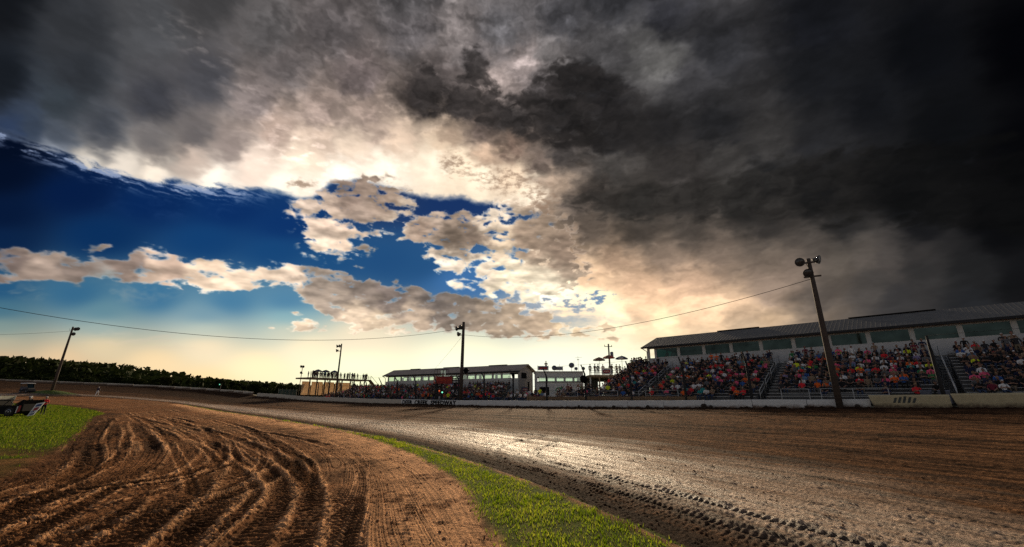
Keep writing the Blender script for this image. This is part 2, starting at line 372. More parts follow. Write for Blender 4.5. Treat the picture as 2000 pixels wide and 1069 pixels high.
P_DECK = [(-600, -700), (2600, -700), (2600, 690), (2100, 650), (1700, 655), (1500, 662), (1400, 672), (1290, 678), (1200, 655), (1130, 645), (1060, 620), (1030, 560), (1010, 500), (1090, 430), (1010, 408), (930, 396), (820, 384), (760, 372), (690, 352), (640, 372), (600, 390), (540, 376), (500, 370),
          (440, 372), (330, 358), (240, 340), (150, 316), (60, 284), (0, 262), (-120, 205), (-300, 120), (-600, 60)]
P_MID1 = [(560, 415), (590, 390), (640, 372), (700, 352), (770, 356), (815, 392), (830, 415), (770, 432), (765, 462), (722, 452), (706, 492), (610, 500), (585, 470), (612, 455), (566, 432)]
P_MID2 = [(765, 446), (820, 418), (870, 405), (905, 420), (960, 402), (1050, 405), (1120, 440), (1150, 560), (1040, 600), (960, 570), (905, 562), (885, 548), (868, 556), (850, 530), (845, 505), (800, 478)]
P_LOW = [(-200, 470), (0, 484), (60, 489), (150, 499), (240, 506), (262, 488), (310, 488), (350, 508), (400, 502), (440, 514), (530, 520), (600, 521), (640, 532), (700, 543), (760, 553), (860, 568), (950, 580), (1020, 593), (1075, 618), (1120, 650), (1040, 662), (960, 655), (900, 640), (820, 645), (760, 648), (715, 652), (665, 638),
         (630, 612), (600, 582), (560, 560), (500, 558), (480, 574), (400, 568), (330, 556), (230, 550), (150, 549), (60, 548), (-200, 545)]
SMALL = [(598, 634, 40, 11), (592, 610, 16, 7), (533, 638, 14, 4), (430, 660, 0.1, 0.1), (182, 487, 26, 7), (205, 482, 14, 5), (1130, 645, 50, 12), (1185, 655, 30, 16), (1180, 640, 16, 18), (690, 520, 14, 5), (705, 487, 26, 10)]

def make_sky_tables():
    T = {}
    T['clear'] = idw([(x, y, (r, g * (0.80 if y < 540 else 0.93 if y < 620 else 1.0), b * (0.76 if y < 540 else 0.96 if y < 620 else 1.0))) for x, y, (r, g, b) in CLEAR], sx=0.5, eps=18, p=1.8); T['deckc'] = idw(DECK, eps=14, p=1.9); T['midc'] = idw(MID, eps=14, p=2); T['lowc'] = idw(LOW, eps=14, p=2)
    _dl = np.clip((GYY - 560) / 60, 0, 1); T['deck'] = poly_mask(P_DECK, 14) * (1 - _dl) + poly_mask(P_DECK, 30) * _dl; T['mid'] = np.maximum(poly_mask(P_MID1, 16), poly_mask(P_MID2, 17)); T['low'] = poly_mask(P_LOW, 10)
    T['low'] = np.maximum(T['low'], 0.70 * blob_mask(SMALL))
    T['lobe'] = poly_mask([(786, 186), (800, 150), (828, 124), (852, 128), (866, 165), (885, 155), (898, 172), (903, 92), (932, 86), (948, 122), (965, 160), (985, 196), (1010, 180), (1045, 150), (1070, 122), (1120, 112), (1190, 128), (1245, 170), (1310, 225), (1420, 262), (1380, 322), (1200, 300), (1100, 292), (1020, 272), (950, 248), (880, 232), (815, 222)], 9)
    T['lobe2'] = poly_mask([(1085, 385), (1150, 356), (1250, 366), (1350, 352), (1450, 328), (1600, 290), (2300, 240), (2300, 480), (1700, 440), (1500, 436), (1400, 430), (1250, 432), (1150, 424)], 14)
    T['gap'] = blob_mask([(1165, 580, 44, 11), (1090, 588, 60, 7), (1130, 598, 40, 8), (1010, 600, 24, 4)])
    T['gap2'] = blob_mask([(885, 402, 55, 13), (770, 400, 20, 10), (800, 500, 40, 26), (850, 545, 30, 18), (735, 480, 26, 22), (760, 440, 30, 8), (905, 538, 16, 22)])
    T['gap3'] = blob_mask([(930, 440, 22, 7), (975, 465, 20, 7), (700, 445, 20, 7), (925, 525, 12, 14), (940, 490, 16, 8), (990, 435, 18, 6)])
    return T

def sky_colour(T, px, py, dx, dy, dz):
    """px, py chart coordinates, d* unit direction; returns linear RGB"""
    # cloud plane coordinates (perspective of a flat cloud base) and angular coordinates
    zz = np.maximum(dz, 0.0) + 0.10
    qx = dx / zz; qy = dy / zz
    az = np.arctan2(dx, dy); el = np.arcsin(np.clip(dz, -1, 1))
    ax = az * 14; ay = el * 22
    wx = fbm(ax * 0.9, ay * 0.9, 4, 5); wy = fbm(ax * 0.9 + 40, ay * 0.9 + 9, 4, 6)
    w2x = fbm(ax * 2.0, ay * 2.4, 4, 7, 0.45); w2y = fbm(ax * 2.0 + 9, ay * 2.4 + 30, 4, 8, 0.45)
    # clear air
    col = samp(T['clear'], px, py)
    col = col * (1 + 0.10 * sstep(640, 720, py) * sstep(150, 600, px))[..., None]
    # faint cirrus in the clear part
    ci = fbm(qx * 1.1 + qy * 0.35 + wx, qy * 2.6 + wy, 5, 21)
    cm = np.exp(-((py - 655 - 0.03 * px) / 14.0) ** 2) * sstep(60, 160, px) * (1 - sstep(330, 480, px)) * 0.9 + np.exp(-((py - 574) / 20.0) ** 2) * (1 - sstep(180, 420, px)) * 0.7
    cm = cm + 0.45 * np.exp(-((py - 398) / 24.0) ** 2) * np.exp(-((px - 320) / 90.0) ** 2) + 0.4 * np.exp(-((py - 410) / 10.0) ** 2) * np.exp(-((px - 430) / 22.0) ** 2)
    ca = np.clip(cm * sstep(-0.10, 0.45, ci), 0, 1)[..., None] * 0.6
    cc = samp(T['lowc'], px, py) * 0.35 + np.array([225, 205, 180]) * 0.65
    cc = np.where((py < 480)[..., None], np.array([90, 120, 170]), cc)
    col = col * (1 - ca) + cc * ca
    # --- low band
    n = 0.7 * (billow(ax * 1.3 + wx, ay * 1.7 + wy, 5, 31, 0.45) - 0.35) + 1.5 * fbm(ax * 1.8, ay * 2.4, 6, 33, 0.44)
    f = samp(T['low'], px + 10 * wx, py + 8 * wy) - 0.5 + 0.62 * n
    a = sstep(-0.13, 0.34, f) * sstep(0.05, 0.25, samp(T['low'], px, py))
    c = samp(T['lowc'], px + 34 * w2x + 20 * wx, py + 20 * w2y + 12 * wy)
    rim = np.exp(-((f - 0.12) / 0.12) ** 2)
    det = fbm(ax * 1.1 + 0.6 * wx, ay * 2.0 + 0.6 * w2y, 5, 37, 0.42)
    topl = fbm(ax * 1.5, ay * 2.2 + 0.22, 3, 33, 0.5) - fbm(ax * 1.5, ay * 2.2 - 0.22, 3, 33, 0.5)
    c = c * (1.04 + 0.20 * det[..., None] - 0.24 * topl[..., None]) + 44 * rim[..., None]
    a_low, c_low = a, c
    # --- mid cluster
    n = 0.8 * (billow(ax * 1.6 + wx, ay * 2.0 + wy, 5, 41, 0.45) - 0.35) + 1.6 * fbm(ax * 1.7 + 3, ay * 2.2, 6, 43, 0.44)
    f = samp(T['mid'], px + 14 * wx, py + 12 * wy) - 0.42 + 0.74 * n - 0.62 * samp(T['gap2'], px + 8 * wx, py + 8 * wy) - 0.75 * samp(T['gap3'], px + 16 * w2x, py + 12 * w2y) + 0.02
    a = sstep(-0.16, 0.42, f) * sstep(0.05, 0.30, samp(T['mid'], px, py))
    c = samp(T['midc'], px + 26 * w2x, py + 20 * w2y)
    rim = np.exp(-((f - 0.10) / 0.11) ** 2)
    det = fbm(ax * 1.3 + 0.6 * wx, ay * 2.1 + 7 + 0.6 * w2y, 5, 47, 0.42)
    topl = fbm(ax * 1.5 + 3, ay * 2.2 + 0.22, 3, 43, 0.5) - fbm(ax * 1.5 + 3, ay * 2.2 - 0.22, 3, 43, 0.5)
    c = c * (1.04 + 0.24 * det[..., None] - 0.26 * topl[..., None]) + 46 * rim[..., None]
    a_mid, c_mid = a, c
    # torn wisps hanging under the lower edge of the upper deck
    yb = np.interp(px, [-200, 0, 60, 150, 240, 330, 440, 600], [165, 262, 286, 318, 342, 360, 374, 384])
    wv = fbm((px + 0.5 * py) / 85.0 + 1.2 * wx, (py - 0.30 * px) / 11.0 + 1.6 * wy, 6, 77, 0.62)
    wa = np.exp(-((py - yb - 9) / 15.0) ** 2) * sstep(-0.12, 0.40, wv) * (1 - sstep(380, 560, px)) * 0.85
    wa = wa + 0.8 * np.exp(-((py - yb - 2) / 7.0) ** 2) * sstep(-0.3, 0.3, wv) * (1 - sstep(420, 600, px))
    wa = np.clip(wa, 0, 0.9)[..., None]
    col = col * (1 - wa) + np.array([150, 165, 196]) * wa
    # --- upper deck and storm
    n = 0.6 * fbm(qx * 1.3 + 0.5 * wx, qy * 1.3 + 0.5 * wy, 7, 51, 0.58) + 0.6 * fbm(ax * 1.6, ay * 2.0, 6, 53, 0.52)
    streak = fbm((px + py * 0.25) / 110.0 + wx, (py - 0.27 * px) / 17.0 + wy * 1.5, 6, 55, 0.6)
    fringe = sstep(560, 380, px) 
    gp = samp(T['gap'], px + 16 * w2x, py + 12 * w2y) * (0.45 + 2.2 * fbm(ax * 2.6 + 5, ay * 4.5, 5, 73, 0.55))
    low = sstep(560, 640, py) * sstep(900, 1150, px)
    band = fbm(px / 240.0 + wx, py / 15.0 + 0.6 * wy, 5, 75, 0.55)
    g = samp(T['deck'], px + 16 * wx, py + (12 + 26 * low) * wy) - 0.5 + 0.30 * n + 0.75 * streak * fringe * (1 - sstep(0.55, 0.97, samp(T['deck'], px, py))) - 0.9 * np.clip(gp, 0, 1) + 0.5 * low * band
    ad = sstep(-0.08, 0.30 , g) * (1 - low) + sstep(-0.42, 0.62, g) * low
    base = samp(T['deckc'], px + 20 * w2x + 12 * wx, py + 16 * w2y + 9 * wy)
    lum = base.mean(-1)
    det1 = fbm(qx * 2.4 + wx * 0.7, qy * 2.4 + wy * 0.7, 5, 57, 0.42)
    det2 = fbm(ax * 1.0 + 0.8 * w2x, ay * 1.5 + 0.8 * w2y, 6, 59, 0.45)
    dia = fbm((px * 0.86 + py * 0.5) / 190.0 + wx, (py * 0.86 - px * 0.52) / 60.0 + wy, 5, 61, 0.45)
    hi = sstep(560, 300, py)
    rt = sstep(1050, 1300, px)
    swath = fbm((px - 0.25 * py) / 520.0 + 0.5 * wx, (py + 0.24 * px) / 62.0 + 0.5 * wy, 5, 79, 0.5)
    m = (0.30 * det1 * hi + 0.34 * det2 + 0.24 * dia * hi) * (1 - 0.55 * rt) + 0.42 * swath * rt
    rgh = (1 - 0.5 * sstep(1350, 1800, px)) * (1 - 0.72 * (1 - sstep(380, 620, px))) * (1 - 0.85 * sstep(120, 220, lum))
    base = base * (1 + 0.10 * sstep(150, 225, lum))[..., None]
    base = base * (1 + np.array([0.42, 0.36, 0.31]) * np.exp(-((px - 1340) / 330.0) ** 2 - ((py - 570) / 85.0) ** 2)[..., None])
    c = base * np.exp(m * rgh * 1.25)[..., None]
    fl = fbm(ax * 1.5 + 0.5 * w2x, ay * 1.9 + 0.5 * w2y, 6, 67, 0.55)
    fl2 = fbm(ax * 0.9 + w2x * 0.6, ay * 1.6 + w2y * 0.6, 6, 69, 0.5)
    a1 = (1 - 0.75 * sstep(1120, 1330, px))[..., None] * sstep(-0.22, 0.55, samp(T['lobe'], px + 14 * w2x, py + 12 * w2y) - 0.5 + 0.95 * fl)[..., None]
    a1 = a1 * sstep(0.04, 0.30, samp(T['lobe'], px, py))[..., None]
    lobec = np.array([50, 46, 45]) * (1 - 0.35 * sstep(900, 1150, px) - 0.3 * sstep(1350, 1800, px))[..., None] * (1 + 0.9 * fl2)[..., None]
    c = c * (1 - 0.8 * a1) + lobec * 0.8 * a1
    a2 = sstep(-0.15, 0.5, samp(T['lobe2'], px + 20 * w2x, py + 12 * w2y) - 0.5 + 0.8 * fl2)[..., None]
    a2 = a2 * sstep(0.04, 0.30, samp(T['lobe2'], px, py))[..., None]
    lobec = np.array([40, 38, 36]) * (1 - 0.75 * sstep(1450, 1850, px))[..., None] * (1 + 0.8 * fl)[..., None]
    c = c * (1 - 0.65 * a2) + lobec * 0.65 * a2
    # bright tufts along the diagonal on the left of the deck
    tuft = sstep(-0.12, 0.62, fbm(ax * 2.2 + 0.5 * w2x + py * 0.003, ay * 3.2 - px * 0.006, 5, 63, 0.48) + 0.25 * dia)
    lane = np.exp(-(((py - 205) - 0.92 * (px - 515)) / 40.0) ** 2) * sstep(180, 330, px) * (1 - sstep(640, 720, px)) * sstep(-20, 60, py)
    lane2 = np.exp(-((px - 560) / 85.0) ** 2 - ((py - 285) / 42.0) ** 2)
    c = c + (np.array([150, 138, 132]) - 0.25 * c) * (np.clip(0.62 * lane + 0.85 * lane2, 0, 1) * tuft * 0.55)[..., None]
    edge = (1 - sstep(0.0, 0.42, g)) * fringe
    c = c * (1 - 0.45 * edge[..., None]) + np.array([165, 178, 200]) * (0.75 + 0.25 * sstep(0, 200, px))[..., None] * 0.45 * edge[..., None]
    for (aa, c2) in ((ad, c), (a_mid, c_mid), (a_low, c_low)):
        col = col * (1 - aa[..., None]) + c2 * aa[..., None]
    # dark detached scraps in front of the bright part
    sc = fbm(ax * 3.2 + 3, ay * 4.2, 6, 71, 0.6)
    sm = np.exp(-((px - 585) / 40.0) ** 2 - ((py - 358) / 14.0) ** 2) + np.exp(-((px - 885) / 36.0) ** 2 - ((py - 318) / 30.0) ** 2) + np.exp(-((px - 985) / 70.0) ** 2 - ((py - 350) / 34.0) ** 2) + np.exp(-((px - 1060) / 40.0) ** 2 - ((py - 395) / 34.0) ** 2)
    sa = sstep(0.22, 1.0, sm * (0.62 + 1.3 * sc))[..., None] * 0.75
    col = col * (1 - sa) + np.array([150, 124, 104]) * sa
    # last thin band above the ground
    return to_lin(np.clip(col, 0, 262))
# ---------------------------------------------------------------- world sky
SUN_EL, SUN_AZ = math.radians(15.5), math.radians(3.0)      # azimuth clockwise from +Y
def build_world():
    w = bpy.data.worlds.new('World'); S.world = w; w.use_nodes = True
    nt = w.node_tree; nt.nodes.clear()
    T = make_sky_tables()
    W, H = 4096, 2048
    img = bpy.data.images.new('storm_sky', W, H, alpha=False, float_buffer=True)
    px = np.zeros((H, W, 4), np.float32); px[..., 3] = 1
    # whole sphere, coarse: sky behind and beside the camera
    el = (np.arange(H) + 0.5) / H * math.pi - math.pi / 2
    az = (np.arange(W) + 0.5) / W * 2 * math.pi - math.pi
    k = sstep(-0.02, 0.5, el)[:, None]
    back = (1 - k)[..., None] * BACK_LOW + k[..., None] * BACK_HIGH
    n = fbm(np.cos(az)[None, ::8] * 3 + 0 * el[::8, None] + 7, np.sin(az)[None, ::8] * 3 + el[::8, None] * 4, 4, 91)
    n = np.repeat(np.repeat(n, 8, 0), 8, 1)
    base = back * (1 + 0.5 * n[..., None])
    base[el < 0] = BACK_GROUND
    px[..., :3] = base
    # the part of the sphere round the track exit, with its clouds
    A0, A1, E0, E1 = -66, 66, -1.5, 66
    c0 = int((A0 + 180) / 360 * W); c1 = int((A1 + 180) / 360 * W); r0 = int((E0 + 90) / 180 * H); r1 = int((E1 + 90) / 180 * H)
    AZ, EL = np.meshgrid(az[c0:c1], el[r0:r1])
    dx = np.sin(AZ) * np.cos(EL); dy = np.cos(AZ) * np.cos(EL); dz = np.sin(EL)
    f = np.maximum(dy * CP + dz * SP, 0.12); u = (dz * CP - dy * SP) / f
    col = sky_colour(T, 1000 + 809 * dx / f, 534 - 809 * u, dx, dy, dz)
    wgt = sstep(A0, A0 + 7, np.degrees(AZ)) * (1 - sstep(A1 - 7, A1, np.degrees(AZ))) * (1 - sstep(E1 - 8, E1, np.degrees(EL)))
    wgt = wgt[..., None]
    px[r0:r1, c0:c1, :3] = px[r0:r1, c0:c1, :3] * (1 - wgt) + col * wgt
    img.pixels.foreach_set(px.ravel()); img.update()
    N = nt.nodes.new; L = nt.links.new
    tc = N('ShaderNodeTexCoord')
    # environment images look along -Y at their centre: turn so that the centre of the image is +Y
    mp = N('ShaderNodeMapping'); mp.vector_type = 'VECTOR'; mp.inputs['Rotation'].default_value = (0, 0, ENV_ROT)
    env = N('ShaderNodeTexEnvironment'); env.image = img; env.interpolation = 'Linear'
    sky = N('ShaderNodeTexSky'); sky.sky_type = 'NISHITA'; sky.sun_disc = False
    sky.sun_elevation = SUN_EL; sky.sun_rotation = SUN_AZ; sky.altitude = 300; sky.dust_density = 2.0
    b1 = N('ShaderNodeBackground'); b1.inputs['Strength'].default_value = 1.0
    b2 = N('ShaderNodeBackground'); b2.inputs['Strength'].default_value = 0.05
    mx = N('ShaderNodeMixShader'); mx.inputs[0].default_value = 0.005
    out = N('ShaderNodeOutputWorld')
    L(tc.outputs['Generated'], mp.inputs[0]); L(mp.outputs[0], env.inputs[0]); L(env.outputs[0], b1.inputs[0]); L(sky.outputs[0], b2.inputs[0])
    L(b1.outputs[0], mx.inputs[1]); L(b2.outputs[0], mx.inputs[2]); L(mx.outputs[0], out.inputs[0])
    w.cycles.sampling_method = 'MANUAL'; w.cycles.sample_map_resolution = 1024
BACK_LOW = np.array([0.49, 0.445, 0.405]); BACK_HIGH = np.array([0.10, 0.12, 0.16]); BACK_GROUND = np.array([0.10, 0.075, 0.055])
ENV_ROT = math.radians(-90)
build_world()

sun = bpy.data.lights.new('sun', 'SUN'); sun.energy = 4.9; sun.angle = math.radians(4.0); sun.color = (1.0, 0.79, 0.53)
so = bpy.data.objects.new('sun', sun); C.objects.link(so)
sd = Vector((math.sin(SUN_AZ) * math.cos(SUN_EL), math.cos(SUN_AZ) * math.cos(SUN_EL), math.sin(SUN_EL)))
so.rotation_euler = sd.to_track_quat('Z', 'Y').to_euler(); so.location = (0, 0, 60)

cam = bpy.data.cameras.new('camera'); co = bpy.data.objects.new('camera', cam); C.objects.link(co)
cam.sensor_width = 36; cam.lens = 36 * 809 / 2000; cam.clip_start = 0.05; cam.clip_end = 20000
co.location = (0, 0, EYE); co.rotation_euler = (math.pi / 2 + PITCH, 0, 0)
S.camera = co
S.view_settings.view_transform = 'Standard'; S.view_settings.look = 'None'; S.view_settings.exposure = 0; S.view_settings.gamma = 1
S.cycles.use_denoising = False
S.cycles.max_bounces = 6; S.cycles.transparent_max_bounces = 16
S.cycles.sample_clamp_indirect = 4.0
# ---------------------------------------------------------------- terrain
# front wall: straight line P0 + t*D, outward normal NQ (towards the stands)
P0 = np.array([19.7, 35.8]); D = np.array([-0.725, 0.690]); D /= np.linalg.norm(D); NQ = np.array([-D[1] * -1, -D[0]]); NQ = np.array([D[1], -D[0]])
def LW(t, q): return P0[0] + D[0] * t + NQ[0] * q, P0[1] + D[1] * t + NQ[1] * q
WALL_T = [(-46, 1.25, 2.05), (-14.9, 1.12, 1.92), (-7.8, 0.98, 1.55), (0, 0.80, 1.48), (7, 0.66, 1.38), (22, 0.46, 1.28), (38, 0.43, 1.24), (61, 0.45, 1.36), (92, 0.85, 1.80)]
FARWALL = [(-47.0, 99.3, 0.85, 1.80), (-56, 106.8, 1.25, 2.2), (-62, 110.6, 1.55, 2.5), (-66.5, 112.7, 1.75, 2.68)]
FARWALL2 = [(-68.2, 113.6, 2.4, 2.99), (-75, 116.2, 2.9, 3.45), (-83, 117, 3.5, 3.95), (-95, 115.5, 4.25, 4.65), (-104, 110, 4.75, 5.1), (-115, 97, 5.25, 5.55), (-122, 80, 5.3, 5.65), (-125, 62, 5.2, 5.6), (-122, 40, 5.0, 5.4)]
IN = [(16, -30, 0.0), (9, -12, 0.0), (4.2, 0, 0.0), (2, 5.6, 0), (1.27, 7.64, 0), (0, 10.4, 0), (-2.4, 14.6, 0), (-6.2, 20.2, 0), (-10.2, 25.1, 0), (-16.5, 32.2, 0.02), (-22.2, 38.5, 0.05), (-44.1, 62.6, 0.15), (-57, 75.6, 0.42), (-66, 82.5, 0.85), (-76, 85.0, 1.35), (-88, 82, 1.75), (-96, 73, 1.75), (-100, 60, 1.6), (-100, 38, 1.4)]
def wall_z(t, k):
    a = np.array(WALL_T); return np.interp(t, a[:, 0], a[:, k])
ctrl = []
for t in range(-40, 93, 6):
    x, y = LW(t, 0); z = float(wall_z(t, 1))
    ctrl.append((x, y, z)); 
    x, y = LW(t, -4); ctrl.append((x, y, z * 0.80))
    x, y = LW(t, -14); ctrl.append((x, y, z * 0.36))
    for q in (3, 10, 20): 
        x, y = LW(t, q); ctrl.append((x, y, max(z, 0.9) + 0.05))
for (x, y, zb, zt) in FARWALL[1:]: ctrl += [(x, y, zb), (x - 3, y + 9, zb)]
for (x, y, zb, zt) in FARWALL2:
    ctrl += [(x, y, zb), (x * 1.10 + 3, y * 1.12, zb - 1.2), (x * 1.25, y * 1.25, zb * 0.4)]
    c = np.array([x, y]) * 0.93 + np.array([-60, 60]) * 0.07; ctrl.append((c[0], c[1], zb - 0.9))
ctrl += [(x, y, z) for x, y, z in IN]
for (x, y) in [(-12, 2), (-5, 8), (-9, 12), (-10, 18), (-20, 22), (-14, 26), (-25, 30), (-36, 37), (-48, 45), (-30, 10), (-40, 25), (4, 3), (-60, 20), (0, -15), (-30, -15), (-60, -20), (20, -30), (-10, -40)]: ctrl.append((x, y, 0.0))
ctrl += [(-52, 52, 0.25), (-62, 58, 0.75), (-72, 62, 0.95), (-55, 66, 0.38), (-66, 72, 0.85), (-82, 66, 1.35), (-80, 50, 0.9), (-85, 35, 0.9), (-93.5, 84, 2.4), (-82, 86, 1.9), (10, 12, 0.1), (16, 6, 0.15), (26, 12, 0.45), (30, 4, 0.4), (40, -10, 0.6), (20, 20, 0.35), (60, -10, 1.3), (100, 20, 1.0), (80, 60, 1.0), (60, 120, 1.0), (0, 150, 1.0), (150, -60, 1.0), (-60, 160, 1.2), (-150, 30, 3.0), (-150, -60, 1.0), (0, -90, 0.5)]
ctrl = np.array(ctrl, float)
def _tps(r2): return 0.5 * r2 * np.log(r2 + 1e-9)
_A = _tps(((ctrl[:, None, :2] - ctrl[None, :, :2]) ** 2).sum(-1)) + np.eye(len(ctrl)) * 12.0
_P = np.c_[np.ones(len(ctrl)), ctrl[:, :2]]
_K = np.block([[_A, _P], [_P.T, np.zeros((3, 3))]])
_sol = np.linalg.solve(_K, np.r_[ctrl[:, 2], 0, 0, 0])
TX0, TY0, TS, TNX, TNY = -260, -160, 2.0, 260, 220
_tx = TX0 + np.arange(TNX) * TS; _ty = TY0 + np.arange(TNY) * TS
_gx2, _gy2 = np.meshgrid(_tx, _ty)
TZ = np.zeros(_gx2.shape)
for i in range(TNY):
    r2 = (_gx2[i][:, None] - ctrl[None, :, 0]) ** 2 + (_gy2[i][:, None] - ctrl[None, :, 1]) ** 2
    TZ[i] = _tps(r2) @ _sol[:len(ctrl)] + _sol[-3] + _sol[-2] * _gx2[i] + _sol[-1] * _gy2[i]
_far = np.hypot(_gx2 + 20, _gy2 - 50); _wf = sstep(130, 190, _far)
TZ = np.clip(TZ, -0.2, 6.0) * (1 - _wf) + 1.0 * _wf
def ground_z(x, y):
    x = np.asarray(x, float); y = np.asarray(y, float)
    fx = np.clip((x - TX0) / TS, 0, TNX - 1.001); fy = np.clip((y - TY0) / TS, 0, TNY - 1.001)
    ix = fx.astype(int); iy = fy.astype(int); fx = fx - ix; fy = fy - iy
    return (TZ[iy, ix] * (1 - fx) + TZ[iy, ix + 1] * fx) * (1 - fy) + (TZ[iy + 1, ix] * (1 - fx) + TZ[iy + 1, ix + 1] * fx) * fy
def gz(x, y): return float(ground_z(x, y))

def in_poly(x, y, poly):
    ins = np.zeros(x.shape, bool); n = len(poly)
    for i in range(n):
        x1, y1 = poly[i][:2]; x2, y2 = poly[(i + 1) % n][:2]
        if y1 == y2: continue
        c = (y >= min(y1, y2)) & (y < max(y1, y2))
        ins ^= c & (x < x1 + (y - y1) * (x2 - x1) / (y2 - y1))
    return ins
def dist_line(x, y, pts, maxd=8.0):
    """distance to, arc length along and signed side of a polyline"""
    bd = np.full(x.shape, maxd, np.float32); bs = np.zeros(x.shape, np.float32); sg = np.ones(x.shape, np.float32); acc = 0.0
    for (a, b) in zip(pts[:-1], pts[1:]):
        ax, ay = a[:2]; bx, by = b[:2]; L2 = (bx - ax) ** 2 + (by - ay) ** 2; L = math.sqrt(L2)
        m = np.nonzero((x > min(ax, bx) - maxd) & (x < max(ax, bx) + maxd) & (y > min(ay, by) - maxd) & (y < max(ay, by) + maxd))[0]
        if len(m):
            xx = x[m] - ax; yy = y[m] - ay
            u = np.clip((xx * (bx - ax) + yy * (by - ay)) / L2, 0, 1)
            ex = xx - u * (bx - ax); ey = yy - u * (by - ay); d = np.hypot(ex, ey)
            k = d < bd[m]; mk = m[k]
            bd[mk] = d[k]; bs[mk] = acc + u[k] * L; sg[mk] = np.sign((bx - ax) * ey[k] - (by - ay) * ex[k])
        acc += L
    return bd, bs, sg
def smooth_path(pts, k=3):
    p = np.array(pts, float)
    for _ in range(k):
        q = np.empty((len(p) * 2 - 2 + 2, 2)); q[0] = p[0]; q[-1] = p[-1]
        q[1:-1:2] = p[:-1] * 0.75 + p[1:] * 0.25; q[2:-1:2] = p[:-1] * 0.25 + p[1:] * 0.75
        p = q
    return [tuple(a) for a in p]

INs = smooth_path([(a, b) for a, b, c in IN], 2)
OUT = [LW(t, 0) for t in range(-46, 93, 6)] + [(a, b) for a, b, *_ in FARWALL[1:]] + [(a, b) for a, b, *_ in FARWALL2]
OUTs = OUT
TRACK_POLY = INs + OUTs[::-1]
INFIELD_POLY = INs + [(-100, -40), (-60, -60), (0, -60)]
LAWN = smooth_path([(-60, 6), (-25, 5), (-14, 7.2), (-10.44, 9.32), (-11.4, 10.5), (-12.9, 12.5), (-16.1, 16.3), (-22.7, 23.5), (-33.5, 35), (-39, 41), (-43, 46.5), (-48, 51), (-56, 56), (-66, 60), (-80, 58), (-90, 45), (-95, 20), (-90, 0)], 2)
STRIP_L = [(2.0, 0.0), (0.6, 3.2), (-0.20, 5.6), (-0.54, 6.88), (-0.97, 8.83), (-1.71, 10.83), (-3.08, 13.76), (-5.6, 18.13), (-9.9, 24.28), (-16.9, 32.0), (-22.7, 38.4), (-44.7, 62.5), (-57.3, 75.4)]
STRIP_R = [(5.2, 0.0), (3.2, 3.2), (2.06, 5.6), (1.84, 6.27), (1.50, 7.05), (1.06, 8.23), (0.18, 9.93), (-1.08, 12.39), (-3.05, 15.79), (-6.0, 19.96), (-10.18, 25.06), (-16.4, 32.1), (-22.1, 38.6), (-44.0, 62.8), (-56.9, 75.7)]
STRIP = STRIP_L + STRIP_R[::-1]

# tyre tracks in the infield loam: (path, rut half width, depth, tread)
PATHS = [
 ([(-3.7, 4.2), (-4.22, 5.6), (-4.79, 7.47), (-5.36, 8.65), (-6.91, 10.56), (-8.87, 12.88), (-12.62, 17.33), (-18.41, 23.91), (-29.01, 35.34), (-43.0, 50.0)], 0.34, 0.10, 0.5),
 ([(-5.4, 4.4), (-5.8, 5.85), (-7.21, 8.35), (-8.79, 10.56), (-10.7, 12.88), (-15.05, 17.33), (-20.72, 23.55), (-29.93, 33.8)], 0.42, 0.09, 1.0),
 ([(-2.1, 4.2), (-2.52, 5.76), (-3.05, 7.81), (-3.91, 10.36), (-4.89, 12.21), (-6.48, 14.5), (-10.53, 19.23), (-17.4, 25.06), (-30.3, 37.05), (-42, 49)], 0.30, 0.12, 0.9),
 ([(-2.5, 4.2), (-3.0, 5.63), (-3.81, 7.81), (-5.05, 10.36), (-6.5, 12.58), (-9.73, 16.61), (-15.16, 21.9), (-25.22, 32.38), (-40, 47)], 0.36, 0.09, 0.9),
 ([(-4.6, 4.6), (-5.1, 5.76), (-5.58, 6.75), (-6.51, 8.97), (-9.02, 12.88), (-12.13, 16.61), (-19.01, 24.28), (-34.54, 41.0)], 0.36, 0.10, 0.8),
 ([(-6.2, 5.2), (-6.96, 6.38), (-8.15, 8.6), (-9.94, 12.0), (-13.0, 15.8), (-19.9, 23.6), (-35.5, 40.0)], 0.40, 0.08, 1.0),
 ([(-1.6, 4.0), (-1.81, 5.6), (-2.05, 7.16), (-2.58, 9.58), (-4.01, 13.53), (-6.68, 18.13), (-10.44, 22.53), (-17.4, 29.88), (-34, 47)], 0.30, 0.04, 0.25),
 ([(-3.1, 4.2), (-3.5, 5.6), (-4.1, 7.16), (-5.07, 9.06), (-7.12, 12.03), (-9.84, 15.33), (-14.43, 20.48), (-28, 34)], 0.34, 0.09, 0.9),
 ([(-8.2, 5.0), (-8.9, 7.2), (-9.3, 9.2), (-11.5, 13.0), (-17.0, 19.0), (-28, 31)], 0.45, 0.07, 0.8),
 ([(-7.4, 4.0), (-6.3, 6.6), (-5.9, 9.0), (-7.6, 13.0), (-12.0, 19.5), (-22, 31), (-45, 56)], 0.30, 0.06, 0.4),
 ([(-9.0, 3.4), (-7.3, 5.2), (-5.6, 7.6), (-5.5, 10.2), (-9.0, 15.6), (-17, 26)], 0.32, 0.07, 0.6),
 ([(-12, 4.5), (-8.0, 7.4), (-6.3, 10.0), (-7.4, 13.6), (-14, 22.5), (-24, 34)], 0.30, 0.06, 0.7),
]
